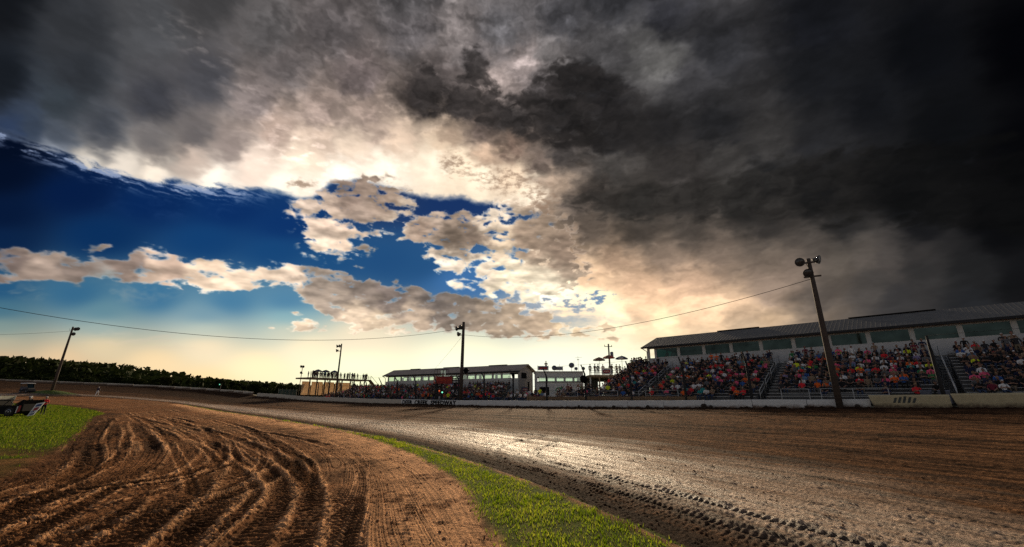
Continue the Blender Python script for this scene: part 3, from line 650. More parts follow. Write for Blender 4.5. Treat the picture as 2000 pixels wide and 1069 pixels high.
LOOPS = [
 [(-30.0, 52.0), (-12.0, 32.0), (-3.5, 24.0), (0.8, 20.6), (1.6, 19.2), (0.9, 18.4), (-0.29, 16.61), (-0.59, 14.77), (-0.44, 12.99), (0.13, 11.44), (1.03, 10.17), (1.92, 8.6), (2.9, 6.62), (3.5, 5.2), (4.6, 3.0)],
 [(-27.0, 52.0), (-9.0, 31.0), (-1.0, 22.6), (2.0, 18.6), (1.63, 16.61), (0.86, 15.05), (0.72, 14.0), (0.87, 12.68), (1.42, 11.44), (2.22, 9.87), (3.38, 7.64), (4.3, 5.6), (5.6, 3.2)],
]
def build_terrain():
    AZF = np.radians(np.concatenate([np.arange(-180, -70, 2.0), np.arange(-70, -57, 0.4), np.arange(-57, 57, 0.075), np.arange(57, 70, 0.4), np.arange(70, 180, 2.0)]))
    r = [0.9]
    while r[-1] < 150: r.append(r[-1] + min(max(0.028, r[-1] ** 2 / 2600), 0.5) if r[-1] > 3.6 else r[-1] + 0.3)
    while r[-1] < 9000: r.append(r[-1] * 1.25)
    R = np.array(r)
    nA, nR = len(AZF), len(R)
    A2, R2 = np.meshgrid(AZF, R)
    X = (np.sin(A2) * R2).ravel(); Y = (np.cos(A2) * R2).ravel()
    print('terrain', nA, nR, nA * nR)
    X = X.astype(np.float64); Y = Y.astype(np.float64)
    Z = ground_z(X, Y)
    near = (R2.ravel() < 150) & (np.abs(A2.ravel()) < math.radians(72))
    trk = in_poly(X, Y, TRACK_POLY); inf = in_poly(X, Y, INFIELD_POLY)
    dIn, sIn, _ = dist_line(X, Y, INs, 60.0)
    dOut, sOut, _ = dist_line(X, Y, OUTs, 30.0)
    dStrL, _, _ = dist_line(X, Y, STRIP_L, 4.0)
    strip = in_poly(X, Y, STRIP); lawn = in_poly(X, Y, LAWN)
    dLawn, _, _ = dist_line(X, Y, LAWN + [LAWN[0]], 3.0)
    wet = np.zeros(X.shape, np.float32); dry = np.zeros(X.shape, np.float32); green = np.zeros(X.shape, np.float32)  # masks: damp clay plus painted shade, arid soil plus painted sheen, grass
    Dz = np.zeros(X.shape, np.float32)
    n1 = fbm(X * 0.9, Y * 0.9, 4, 101); n2 = fbm(X * 4.0, Y * 4.0, 4, 103); n3 = fbm(X * 14.0, Y * 14.0, 3, 105); n0 = fbm(X * 0.16, Y * 0.16, 4, 107)
    nearfac = 1.0
    # ------- track
    s = (X - P0[0]) * D[0] + (Y - P0[1]) * D[1]
    # across coordinate: from the inner edge where near it, from the wall further out
    w = np.clip(dIn / (dIn + dOut + 1e-3), 0, 1); dd = w * 28.0
    # ridges and furrows running with the cars
    st = fbm(s * 0.05, dd * 1.6 + 0.25 * n0, 5, 111, 0.6)
    st2 = fbm(s * 0.22, dd * 5.0 + 0.3 * n1, 4, 113, 0.6)
    st3 = fbm(s * 1.0, dd * 14.0, 3, 115, 0.6)
    Hs = 0.035 * st + 0.020 * st2 + 0.010 * st3 + 0.010 * n2 + 0.012 * n3
    # tread lugs: chopped rows in a band by the grass, and a coarser gravelly chop elsewhere
    band = sstep(0.0, 0.25, dIn) * (1 - sstep(1.6, 3.2, dIn + 1.6 * n0 + 1.0 * n1)) + 0.30 * sstep(2.5, 3.5, dIn) * (1 - sstep(4.0, 6.0, dIn + 1.5 * n0))
    row = np.floor(dIn / 0.27 + 0.35 * n1)
    ph = s / 0.105 * 2 * math.pi + row * 2.1 + 2.4 * np.abs(((dIn / 0.27) % 1.0) - 0.5) + 3.0 * n2 + 2.5 * n1
    lug = sstep(-0.15, 0.55, np.sin(ph) * (0.35 + 0.9 * np.abs(np.sin(dIn / 0.27 * math.pi))) + 1.3 * n2 + 0.5 * n3)
    lugA = 0.008 * band * sstep(-0.5, 0.1, fbm(s * 0.12, dIn * 1.1, 3, 117) + 0.25)
    chop = sstep(0.0, 0.5, fbm(s * 1.6, dd * 5.0, 4, 119, 0.65)) 
    wallband = 1 - sstep(1.5, 6.0, dOut)
    Ht = Hs + lugA * (lug - 0.5) + 0.020 * chop + wallband * (0.04 * n2 + 0.06 * np.maximum(n1, 0)) + 0.11 * np.exp(-(dOut / 0.55) ** 2) * (0.7 + 0.9 * n1 + 0.8 * n2)
    # deep dark ruts on the right half of the track
    for c0, wd, dp in ((9.2, 0.35, 0.07), (12.0, 0.25, 0.06), (14.2, 0.5, 0.07), (17.5, 0.3, 0.05), (22.5, 0.6, 0.08), (24.6, 0.35, 0.06)):
        cc = c0 + 0.5 * fbm(s * 0.03, s * 0 + c0, 3, 121) * 2 + 0.25 * n1
        k = np.exp(-((dd - cc) / wd) ** 2) * sstep(-0.35, 0.15, fbm(s * 0.06 + c0 * 3, s * 0, 2, 123) + 0.15)
        Ht -= dp * k * (1 + 0.7 * n2); wet += 0.7 * k * trk
    for lp in LOOPS:
        d, sl, sg = dist_line(X, Y, smooth_path(lp, 3), 1.6)
        fade = sstep(0.5, 6, sl)
        k = np.exp(-(d / 0.11) ** 2); bm_ = np.exp(-((d - 0.21) / 0.08) ** 2)
        Ht += fade * (-0.035 * k + 0.010 * bm_ * (1 + n2)) + fade * 0.012 * k * np.sin(sl / 0.13 * 6.28 + 3 * sg * d)
        wet += 0.55 * k * trk * fade
    Dz += np.where(trk, Ht, 0)
    wet += trk * (0.85 * (1 - sstep(0.8, 5.0, dOut + 1.5 * n1)) + 0.75 * sstep(0.02, 0.40, st2) * (1 - 0.6 * band) + 0.60 * sstep(-0.02, 0.38, st) + 0.6 * sstep(0.05, 0.45, st3) )  # darker strip along the wall, darker streaks with the cars
    # pale sky sheen painted into the clay colour of the groove by the grass
    dry += trk * sstep(0.5, 2.4, dIn) * (1 - sstep(2.5, 8.0, dIn + 2.4 * n0 - 2.5 * st)) * (1.0 + 0.9 * st2 + 0.7 * st3)
    wet += trk * band * (1 - lug) * 0.5 * sstep(-0.4, 0.1, fbm(s * 0.12, dIn * 1.1, 3, 117) + 0.25)
    # ------- infield
    Hi = 0.018 * n1 + 0.016 * n2 + 0.016 * n3 + 0.02 * n0 + 0.010 * np.abs(fbm(X * 7.0, Y * 7.0, 4, 109))
    psi = np.zeros(X.shape, np.float32); wsum = np.zeros(X.shape, np.float32) + 1e-6
    ruts = np.zeros(X.shape, np.float32); rutc = np.zeros(X.shape, np.float32)
    for i, (p, wd, dp, tr) in enumerate(PATHS):
        sp = smooth_path(p, 3)
        d, sl, sg = dist_line(X, Y, sp, 2.2)
        sd_ = d * sg
        kk = np.exp(-(d / 1.1) ** 2)
        psi += kk * (sd_ + i * 3.7); wsum += kk
        wob = 0.03 * n1 + 0.06 * n0
        for off, kf, wf in ((-0.95, 1.0, 0.62), (-0.50, 0.4, 0.3), (0.50, 0.4, 0.3), (0.95, 1.0, 0.62)):
            e = np.abs(sd_ - off + wob); wd_ = wd * wf
            k = np.exp(-(e / wd_) ** 4); bm_ = np.exp(-((e - wd_ * 1.35) / (wd_ * 0.40)) ** 2)
            am = 0.12 + 1.15 * sstep(-0.12, 0.30, fbm(sl * 0.085 + i * 5, off * 2.0 + sl * 0, 2, 131 + i))
            lugs = np.sin(sl / 0.15 * 6.28 + 9.0 * (e / wd) * 0.6 + 2.0 * n2)
            ruts += 0.26 * kf * am * (-dp * k + dp * 0.7 * bm_ * (1 + 0.7 * n2 + 0.5 * n3)) + am * 0.024 * tr * k * lugs
            rutc += am * k * (0.7 - 0.5 * (i % 3 == 0)) - 0.5 * am * bm_
    psi = psi / wsum
    grain = fbm(psi * 10.0, X * 0.15 + Y * 0.15, 4, 141, 0.6) * np.clip(wsum, 0, 1)
    Hi += ruts + 0.030 * grain + 0.035 * np.sin((X * 0.62 - Y * 0.78) / 0.19 * 6.28 * 0.5 + 4 * n1) * sstep(0.05, 0.5, n0 + 0.4 * n1) * 0.4
    sand = (1 - sstep(0.6, 2.6, dStrL + 0.8 * n1 + 0.5 * n0)) * sstep(4, 8, R2.ravel() + 3)
    sand = sand * sstep(-0.60, -0.02, n1 + 0.6 * n2 + 0.4 * n0)
    Hi = Hi * (1 - 0.45 * sand)
    Hi *= (1 - 0.85 * lawn * sstep(0.0, 0.6, dLawn)) * (1 - 0.8 * strip)
    Dz += np.where(inf & ~trk, Hi, 0)
    infm = (inf & ~trk)
    wet += infm * (0.36 + 0.6 * n1 + 0.9 * n0 + 0.35 * rutc + 0.5 * grain + 0.25 * n2) * (1 - 0.95 * sand)
    wet += infm * 0.5 * np.exp(-(dLawn / 1.4) ** 2)
    dry += infm * (0.95 * sand + 1.0 * sstep(0.0, 0.42, -rutc * 0.6 + 0.8 * grain + 0.6 * n0 + 0.3 * n2))
    worn = np.exp(-(np.hypot(X + 13.5, Y - 12.0) / 6.5) ** 2) * sstep(-0.30, 0.15, fbm(X * 0.6, Y * 0.6, 4, 205) + 0.10)
    lawn_g = lawn * (1 - 0.8 * worn)
    green += trk * strip * sstep(0.0, 0.2, dIn + 0.1)
    green += infm * (strip * sstep(0.0, 0.25, np.minimum(dStrL, dIn)) * (1 - 0.6 * sstep(18, 30, R2.ravel())) + lawn_g * sstep(0.05, 0.5, dLawn + 0.25 * n2))
    Dz += np.where(~trk & ~inf, 0.03 * n1, 0)
    # far turn banking: damp clay, its backlit shade painted in as darker colour
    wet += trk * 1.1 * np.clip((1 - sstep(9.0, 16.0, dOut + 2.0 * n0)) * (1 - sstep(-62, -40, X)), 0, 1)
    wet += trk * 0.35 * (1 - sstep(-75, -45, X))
    # grassy hump round the pole at the far turn
    hump = np.exp(-((X + 90.3) / 4.2) ** 2 - ((Y - 84.9) / 2.0) ** 2)
    Z = Z + 0.75 * hump; green += 1.5 * sstep(0.2, 0.6, hump)
    Z = Z + Dz * near
    wet += trk * 0.9 * (1 - sstep(0.15, 0.9, dIn + 0.3 * n1)) * (1 - strip)
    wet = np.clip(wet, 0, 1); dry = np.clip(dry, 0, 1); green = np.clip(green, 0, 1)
    # faces
    idx = np.arange(nA * nR).reshape(nR, nA)
    nx = np.roll(idx, -1, 1)
    F = np.stack([idx[:-1], nx[:-1], nx[1:], idx[1:]], -1).reshape(-1, 4)
    F = F[:, ::-1]
    cls = np.where(trk, 0, np.where(inf, 1, 2))
    vote = cls[F]; fc = np.where((vote == 0).sum(1) >= 2, 0, np.where((vote == 1).sum(1) >= 2, 1, 2))
    V = np.stack([X, Y, Z], -1)
    U = np.stack([s, dd], -1).astype(np.float32)
    names = ('race_track', 'infield_dirt', 'ground')
    for k in range(3):
        ff = F[fc == k]; used = np.unique(ff); remap = np.full(len(X), -1, np.int32); remap[used] = np.arange(len(used), dtype=np.int32)
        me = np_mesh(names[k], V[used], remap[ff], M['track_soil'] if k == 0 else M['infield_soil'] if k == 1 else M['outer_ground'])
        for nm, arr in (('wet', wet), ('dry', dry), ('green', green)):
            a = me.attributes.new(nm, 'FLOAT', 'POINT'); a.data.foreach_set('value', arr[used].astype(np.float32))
        a = me.attributes.new('lane', 'FLOAT_VECTOR', 'POINT')
        vv = np.zeros((len(used), 3), np.float32); vv[:, :2] = U[used] if k == 0 else np.stack([psi[used], X[used]], -1); a.data.foreach_set('vector', vv.ravel())
        o = bpy.data.objects.new(names[k], me); C.objects.link(o); tag(o, kind='structure')
    # centre patch under the photographer
    th = [2 * math.pi * i / 48 for i in range(48)]

def soil(name, base_lo, base_hi, wet_shade_c, dry_sheen_c, track):
    k = NT(name); co = k.coord('Object')
    lane = k.attr('lane').outputs['Vector']
    if track:
        mp = k.n('ShaderNodeMapping'); mp.inputs['Scale'].default_value = (0.35, 3.2, 1); k.l(lane, mp.inputs[0])
        f = k.noise(1.0, 9, 0.68, mp.outputs[0])
    else:
        f = k.noise(1.3, 9, 0.7, co)
    c = k.ramp(f, [(0.38, base_lo), (0.62, base_hi)] if track else [(0.33, base_lo), (0.66, base_hi)])
    fine = k.noise(16.0, 6, 0.75, co)
    wv = k.attr('wet').outputs['Fac']; dv = k.attr('dry').outputs['Fac']; gv = k.attr('green').outputs['Fac']
    dsel = k.math('MULTIPLY', dv, k.math('MULTIPLY_ADD', f, 1.2, 0.25), clamp=True)
    c = k.mix(dsel, c, dry_sheen_c)  # pale soil, and the sky sheen painted on the track
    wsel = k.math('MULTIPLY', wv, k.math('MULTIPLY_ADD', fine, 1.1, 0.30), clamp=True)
    c = k.mix(wsel, c, wet_shade_c)  # damp clay, and the shade painted on the far banking
    speck = k.ramp(fine, [(0.34, (0.34, 0.34, 0.34)), (0.50, (0.95, 0.95, 0.95)), (0.70, (1.6, 1.6, 1.6))])
    c = k.mix(1.0, c, speck, 'MULTIPLY')
    mp2 = k.n('ShaderNodeMapping'); mp2.inputs['Scale'].default_value = (1.6, 9.0, 1) if track else (6.0, 1.2, 1); k.l(lane, mp2.inputs[0])
    f3 = k.noise(1.0, 6, 0.8, mp2.outputs[0])
    c = k.mix(1.0, c, k.ramp(f3, [(0.36, (0.45, 0.45, 0.45)), (0.50, (1, 1, 1)), (0.66, (1.5, 1.5, 1.5))]), 'MULTIPLY')
    gcol = k.ramp(k.noise(2.2, 7, 0.7, co), [(0.35, (0.045, 0.085, 0.006)), (0.6, (0.095, 0.15, 0.010)), (0.75, (0.16, 0.17, 0.03))])
    c = k.mix(k.math('MULTIPLY', gv, k.math('MULTIPLY_ADD', fine, 1.6, 0.1), clamp=True), c, gcol)
    k.l(c, k.b.inputs['Base Color'])
    k.l(k.math('MULTIPLY_ADD', dv, 0.14 if track else 0.0, 0.02), k.b.inputs['Specular IOR Level'])
    rr = k.math('MULTIPLY_ADD', dv, -0.34 if track else 0.0, 0.92 if track else 0.95)
    k.l(rr, k.b.inputs['Roughness'])
    hb = k.math('ADD', k.math('MULTIPLY', k.noise(9.0, 8, 0.75, co), 1.0), k.math('MULTIPLY', k.noise(45.0, 4, 0.7, co), 0.35))
    k.bump(hb, 1.0, 0.10)
    return k.m
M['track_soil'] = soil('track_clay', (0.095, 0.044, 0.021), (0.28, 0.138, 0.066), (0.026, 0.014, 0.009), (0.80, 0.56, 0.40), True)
M['infield_soil'] = soil('infield_loam', (0.17, 0.073, 0.031), (0.44, 0.20, 0.088), (0.030, 0.016, 0.009), (0.98, 0.52, 0.26), False)
M['outer_ground'] = mat('outer_turf_and_gravel', (0.10, 0.09, 0.05), 0.9, 0, 0.4, 0.6)
build_terrain()

# ---------------------------------------------------------------- grass blades
def grass_mat(name, a, b, c2):
    k = NT(name); co = k.coord('Object')
    f = k.noise(1.1, 7, 0.7, co); rnd = k.attr('shade').outputs['Fac']
    c = k.ramp(k.math('MULTIPLY_ADD', rnd, 0.35, k.math('MULTIPLY', f, 0.75)), [(0.34, a), (0.54, b), (0.74, c2)])
    k.l(c, k.b.inputs['Base Color']); k.b.inputs['Roughness'].default_value = 0.8; k.b.inputs['Specular IOR Level'].default_value = 0.08
    tl = k.n('ShaderNodeBsdfTranslucent'); k.l(c, tl.inputs['Color'])
    mx = k.n('ShaderNodeMixShader'); mx.inputs[0].default_value = 0.5
    k.l(k.b.outputs[0], mx.inputs[1]); k.l(tl.outputs[0], mx.inputs[2]); k.l(mx.outputs[0], k.out.inputs['Surface'])
    return k.m
M['grass'] = grass_mat('turf_blades', (0.08, 0.14, 0.004), (0.25, 0.36, 0.010), (0.50, 0.51, 0.05))
M['lawn'] = grass_mat('lawn_blades', (0.035, 0.075, 0.004), (0.12, 0.19, 0.008), (0.26, 0.27, 0.03))
def blades(name, poly, n, bbox, dens_fn, hmin, hmax, lab, edge_thin=True):
    x = rng.uniform(bbox[0], bbox[1], n); y = rng.uniform(bbox[2], bbox[3], n)
    d = np.hypot(x, y)
    k = in_poly(x, y, poly) & (rng.rand(n) < dens_fn(d))
    x, y, d = x[k], y[k], d[k]
    cl = fbm(x * 1.3, y * 1.3, 4, 201); cl2 = fbm(x * 5, y * 5, 3, 203)
    dl, _, _ = dist_line(x, y, list(poly) + [poly[0]], 3.0)
    k = rng.rand(len(x)) < np.clip(0.0 + 1.9 * np.minimum(dl, 0.5) + 1.2 * cl + 0.9 * cl2, 0.02, 1)
    # worn bare patches of the lawn on its near side
    if name == 'lawn_grass':
        worn = np.exp(-(np.hypot(x + 13.5, y - 12.0) / 6.5) ** 2)
        k &= rng.rand(len(x)) > 1.1 * worn * sstep(-0.30, 0.15, fbm(x * 0.6, y * 0.6, 4, 205) + 0.10)
    x, y, d, cl = x[k], y[k], d[k], cl[k]; m = len(x)
    z = ground_z(x, y) - 0.01
    lod = np.clip(d / 13.0, 1, 9)
    h = rng.uniform(hmin, hmax, m) * (1 + 0.5 * cl) * np.clip(lod, 1, 1.8); wd = 0.005 * lod * rng.uniform(0.8, 1.4, m)
    a = rng.uniform(0, 2 * math.pi, m); la = rng.uniform(0, 2 * math.pi, m); ln = h * rng.uniform(0.1, 0.75, m)
    cx, sx = np.cos(a) * wd, np.sin(a) * wd
    V = np.empty((m, 5, 3), np.float32)
    lx, ly = np.cos(la) * ln, np.sin(la) * ln
    V[:, 0] = np.stack([x - cx, y - sx, z], -1); V[:, 1] = np.stack([x + cx, y + sx, z], -1)
    V[:, 2] = np.stack([x + cx * 0.8 + lx * 0.35, y + sx * 0.8 + ly * 0.35, z + h * 0.6], -1); V[:, 3] = np.stack([x - cx * 0.8 + lx * 0.35, y - sx * 0.8 + ly * 0.35, z + h * 0.6], -1)
    V[:, 4] = np.stack([x + lx, y + ly, z + h], -1)
    b = np.arange(m)[:, None] * 5
    F = np.concatenate([b + [0, 1, 2], b + [0, 2, 3], b + [3, 2, 4]], 1).reshape(-1, 3)
    me = np_mesh(name, V.reshape(-1, 3), F, M['lawn'] if name == 'lawn_grass' else M['grass'], smooth=False)
    at = me.attributes.new('shade', 'FLOAT', 'POINT'); at.data.foreach_set('value', np.repeat(rng.rand(m).astype(np.float32), 5))
    o = bpy.data.objects.new(name, me); C.objects.link(o); tag(o, lab, 'grass', None, 'stuff'); print(name, m)
blades('verge_grass', STRIP, 620000, (-17, 4, 2.5, 33), lambda d: np.clip(1.35 - d / 22.0, 0.10, 1), 0.03, 0.065, 'bright green grass verge between the loam and the race track')
blades('verge_grass', STRIP, 22000, (-58, -16, 31, 76), lambda d: 1 + 0 * d, 0.02, 0.05, 'thin far line of grass along the inside of the track')
blades('lawn_grass', LAWN, 620000, (-66, -9, 6.5, 61), lambda d: np.clip(1.25 - d / 40.0, 0.30, 1), 0.03, 0.06, 'mown green lawn where the dark race car stands')

# crumbs of clay lying loose on the loam and beside the verge
def crumbs(n):
    x = rng.uniform(-14, 5, n); y = 3.2 + 13 * rng.rand(n) ** 1.6
    k = (in_poly(x, y, INFIELD_POLY) & ~in_poly(x, y, LAWN) & ~in_poly(x, y, STRIP)) | (in_poly(x, y, TRACK_POLY) & (rng.rand(n) < .5))
    k &= rng.rand(n) < np.clip(0.35 + 1.4 * fbm(x * 0.9, y * 0.9, 4, 401), 0.02, 1)
    x, y = x[k], y[k]; m = len(x); r = 0.005 + 0.020 * rng.rand(m) ** 5
    bm = bmesh.new(); bmesh.ops.create_icosphere(bm, subdivisions=1, radius=1.0); bv = np.array([v.co[:] for v in bm.verts]); bf = np.array([[v.index for v in f.verts] for f in bm.faces]); bm.free()
    dg = bpy.context.evaluated_depsgraph_get()
    tr_, inf_ = bpy.data.objects['race_track'], bpy.data.objects['infield_dirt']
    z = np.empty(m)
    for i in range(m):
        best = -9
        for o in (tr_, inf_):
            h, loc, nn, fi = o.ray_cast((x[i], y[i], 4.0), (0, 0, -1))
            if h: best = max(best, loc.z)
        z[i] = best if best > -5 else gz(x[i], y[i])
    V = bv[None] * (r[:, None, None] * rng.uniform(.6, 1.3, (m, 1, 3))) * (1 + .25 * rng.randn(m, len(bv), 1)) + np.stack([x, y, z + r * .3], -1)[:, None]
    F = (bf[None] + (np.arange(m) * len(bv))[:, None, None]).reshape(-1, 3)
    o = bpy.data.objects.new('clay_crumbs', np_mesh('clay_crumbs', V.reshape(-1, 3), F, M['crumb'], smooth=False)); C.objects.link(o)
    tag(o, 'loose crumbs of clay scattered over the loam', 'clay crumbs', None, 'stuff')
M['crumb'] = mat('clay_crumb', (.20, .10, .05), .95, 0, .6, 3)
bpy.context.view_layer.update()
crumbs(20000)
# ---------------------------------------------------------------- walls along the track
def barrier(a, b, zb, zt, mats, th=0.28, name='concrete_barrier', chamfer=True, taper=0.0, lean=0.0):
    """one length of concrete wall from a to b (plan points), profile wider at the foot"""
    a = Vector((a[0], a[1], 0)); b = Vector((b[0], b[1], 0)); e = (b - a).normalized(); n = Vector((-e.y, e.x, 0))
    if n.dot(Vector((a.x, a.y, 0))) < 0: n = -n
    prof = [(-th * 0.75, 0.0), (-th * 0.70, 0.16), (-th * 0.42, 0.34), (-th * 0.36, 0.94), (-th * 0.28, 1.0), (th * 0.28, 1.0), (th * 0.36, 0.94), (th * 0.42, 0.34), (th * 0.75, 0.0)] if lean == 0 else \
           [(-th * 0.55, 0.0), (-th * 0.62, 0.08), (-th * 0.62, 0.92), (-th * 0.52, 1.0), (th * 0.52, 1.0), (th * 0.62, 0.92), (th * 0.62, 0.0)]
    zba, zbb = (zb if isinstance(zb, tuple) else (zb, zb)); zta, ztb = (zt if isinstance(zt, tuple) else (zt, zt))
    L = (b - a).length; mb = MB(); rings = []
    N = 5; k = len(prof)
    vs = []
    for i in range(N + 1):
        u = i / N; base = a.lerp(b, u); z0 = zba + (zbb - zba) * u - 0.35; z1 = zta + (ztb - zta) * u
        ends = 0.012 if 0 < i < N else 0.0
        for (o, h) in prof:
            uu = 0
            if taper and i == 0: uu = taper * (1 - h) 
            j = (rng.rand() - 0.5) * 0.012
            p = base + n * (o + j) + e * uu
            vs.append((p.x, p.y, z0 + (z1 - z0) * h + (j if h > 0.9 else 0)))
    fs = []
    for i in range(N):
        for q in range(k - 1): fs.append((i * k + q, i * k + q + 1, (i + 1) * k + q + 1, (i + 1) * k + q))
    fs += [tuple(range(k))[::-1], tuple(N * k + q for q in range(k))]
    mb.add(vs, fs)
    mid = (a + b) / 2
    return mb.build(name, mats, None, (mid.x, mid.y, (zba + zbb) / 2))
SEG = 3.763
t_edges = [-7.65 + SEG * k for k in range(0, 13)]           # 12 plain white lengths right of the lettered one
for k in range(12):
    t0, t1 = t_edges[k] + 0.02, t_edges[k + 1] - 0.02
    o = barrier(LW(t0, 0), LW(t1, 0), (wall_z(t0, 1), wall_z(t1, 1)), (wall_z(t0, 2) + rng.uniform(-.015, .015), wall_z(t1, 2) + rng.uniform(-.015, .015)), M['wall_white'])
    tag(o, f'white concrete barrier, {nth(12 - k)} to the right of the lettered wall', 'barrier', 'white barriers along the front straight')
tA, tB = t_edges[12], t_edges[12] + 15.0                     # the lettered wall
o = barrier(LW(tA + .02, 0), LW(tB - .02, 0), (wall_z(tA, 1), wall_z(tB, 1)), (wall_z(tA, 2), wall_z(tB, 2)), M['wall_white'], name='lettered_wall')
tag(o, 'long white track wall with black speedway lettering under the flag stand', 'wall')
letter_wall = o
k = 0; t = tB
segs = []
while t < 91: segs.append((LW(t, 0), LW(t + SEG, 0), wall_z(t, 1), wall_z(t + SEG, 1), wall_z(t, 2), wall_z(t + SEG, 2))); t += SEG
fw = [(*LW(t, 0), float(wall_z(92, 1)), float(wall_z(92, 2)))] + FARWALL[1:]
for a, b in zip(fw[:-1], fw[1:]):
    n = max(1, round(math.hypot(b[0] - a[0], b[1] - a[1]) / SEG))
    for i in range(n):
        p = [a[j] + (b[j] - a[j]) * i / n for j in range(4)]; q = [a[j] + (b[j] - a[j]) * (i + 1) / n for j in range(4)]
        segs.append((p[:2], q[:2], p[2], q[2], p[3], q[3]))
for k, (a, b, z0, z1, h0, h1) in enumerate(segs):
    d = (Vector((b[0] - a[0], b[1] - a[1]))).normalized() * 0.02
    o = barrier((a[0] + d[0], a[1] + d[1]), (b[0] - d[0], b[1] - d[1]), (z0, z1), (h0, h1), M['wall_cream'])
    tag(o, f'stained cream concrete barrier, {nth(k + 1)} to the left of the lettered wall', 'barrier', 'cream barriers past the flag stand')
fw = FARWALL2; k = 0
for a, b in zip(fw[:-1], fw[1:]):
    n = max(1, round(math.hypot(b[0] - a[0], b[1] - a[1]) / 4.4))
    for i in range(n):
        p = [a[j] + (b[j] - a[j]) * i / n for j in range(4)]; q = [a[j] + (b[j] - a[j]) * (i + 1) / n for j in range(4)]
        k += 1
        d = (Vector((q[0] - p[0], q[1] - p[1]))).normalized() * 0.03
        if p[1] < 58: continue
        o = barrier((p[0] + d[0], p[1] + d[1]), (q[0] - d[0], q[1] - d[1]), (p[2], q[2]), (p[3] + rng.uniform(-.04, .04), q[3] + rng.uniform(-.04, .04)), M['wall_cream'])
        tag(o, f'dusty barrier on top of the far banking, {nth(k)} from the track exit gap', 'barrier', 'barriers on the far banking')
# unpainted blocks at the right
ts = [-7.6, -11.65, -15.7, -19.75, -23.8]
for k in range(4):
    a = LW(ts[k] - 0.03, -0.30); b = LW(ts[k + 1] + 0.03, -0.30)
    o = barrier(a, b, (wall_z(ts[k], 1) , wall_z(ts[k + 1], 1) ), (1.82 if k == 0 else 1.90, 1.84 if k == 0 else 1.95), M['wall_raw'], th=0.42, lean=1.0, taper=0.30, name='concrete_block')
    tag(o, ['raw stained concrete block with grey painted stripes beside the white wall end', 'raw pitted concrete block next to the striped one', 'raw concrete block past the pitted one', 'last raw concrete block at the frame edge'][k], 'barrier', 'unpainted concrete blocks')
    if k == 0:
        mb = MB()
        for i in range(5):
            tt = ts[0] - 1.25 - 0.24 * i; h = 0.42 - 0.05 * abs(i - 2)
            p = LW(tt, -0.30 - 0.42 * 0.62 - 0.012); q = LW(tt - 0.13, -0.30 - 0.42 * 0.62 - 0.012)
            r_ = LW(tt - 0.13 - 0.14, -0.30 - 0.42 * 0.62 - 0.012); r2 = LW(tt - 0.14, -0.30 - 0.42 * 0.62 - 0.012)
            z0 = 1.32; nn = NQ * 0.01
            mb.prism([(p[0], p[1], z0), (q[0], q[1], z0), (r_[0], r_[1], z0 + h), (r2[0], r2[1], z0 + h)], (nn[0], nn[1], 0))
        mb.build('painted_stripes', M['stripe'], o)
# loose clods thrown against the wall foot
# lettering
def lettering(text, F, t0, t1, z0, z1, parent, m, q, bold=0.02, name='lettering', wob=0.0):
    cu = bpy.data.curves.new('text', 'FONT'); cu.body = text; cu.size = 1.0; cu.offset = bold; cu.extrude = 0.0; cu.resolution_u = 3
    cu.space_character = 1.06
    ob = bpy.data.objects.new('text', cu); C.objects.link(ob)
    bpy.context.view_layer.update()
    me = ob.to_mesh(); vs = [v.co.copy() for v in me.vertices]; fs = [tuple(p.vertices) for p in me.polygons]; ob.to_mesh_clear()
    bpy.data.objects.remove(ob); bpy.data.curves.remove(cu)
    xs = [v.x for v in vs]; ys = [v.y for v in vs]
    x0, x1, y0, y1 = min(xs), max(xs), min(ys), max(ys)
    mb = MB(); P = []
    for v in vs:
        u = (v.x - x0) / (x1 - x0); w = (v.y - y0) / (y1 - y0)
        P.append(F(t0 + (t1 - t0) * u, q, z0 + (z1 - z0) * w + wob * math.sin(u * 17)))
    mb.add(P, fs)
    return mb.build(name, m, parent)
def FW(t, q, z):
    x, y = LW(t, q); return (x, y, z)
lettering('DEER  CREEK  SPEEDWAY', FW, tB - 0.45, tA + 0.55, 0.54, 1.21, letter_wall, M['black'], -0.36 * 0.28 - 0.03, bold=0.05)

# ---------------------------------------------------------------- catch fence
def fence_run(ts, label, qoff=0.55, H=4.6):
    x, y = LW(ts[0], qoff); th = thing('catch_fence', (x, y, gz(x, y)), label, 'fence')
    tops = []
    for t in ts:
        z0 = float(wall_z(t, 1))
        b = FW(t, qoff, z0); m = FW(t, qoff - 0.02, z0 + H - 1.0)
        pts = [b, FW(t, qoff, z0 + 2), m, FW(t + 0.02, qoff - 0.16, z0 + H - 0.72), FW(t + 0.03, qoff - 0.62, z0 + H)]
        mb = MB(); mb.tube(pts, [0.12, 0.115, 0.10, 0.08, 0.06], 8)
        mb.build('fence_post', M['steel'], th)
        tops.append(pts)
    for hz in (0.9, 1.7, 2.5, 3.3):
        mb = MB()
        for a, b in zip(tops[:-1], tops[1:]):
            za, zb_ = a[0][2] + hz, b[0][2] + hz
            p = (a[0][0], a[0][1], za); q = (b[0][0], b[0][1], zb_); m = ((p[0] + q[0]) / 2, (p[1] + q[1]) / 2, (za + zb_) / 2 - 0.04)
            mb.tube([p, m, q], 0.008, 4)
        mb.build('fence_cable', M['wire'], th)
    mb = MB(); mb.tube([p[-1] for p in tops], 0.010, 4); mb.build('fence_cable', M['wire'], th)
    return th
fence_run([-18.0, -11.4], 'dark catch fence post pair behind the unpainted concrete blocks')
fence_run([0.0 + 5.5 * k for k in range(0, 17)], 'tall black catch fence of bent-top posts and cables behind the white wall')

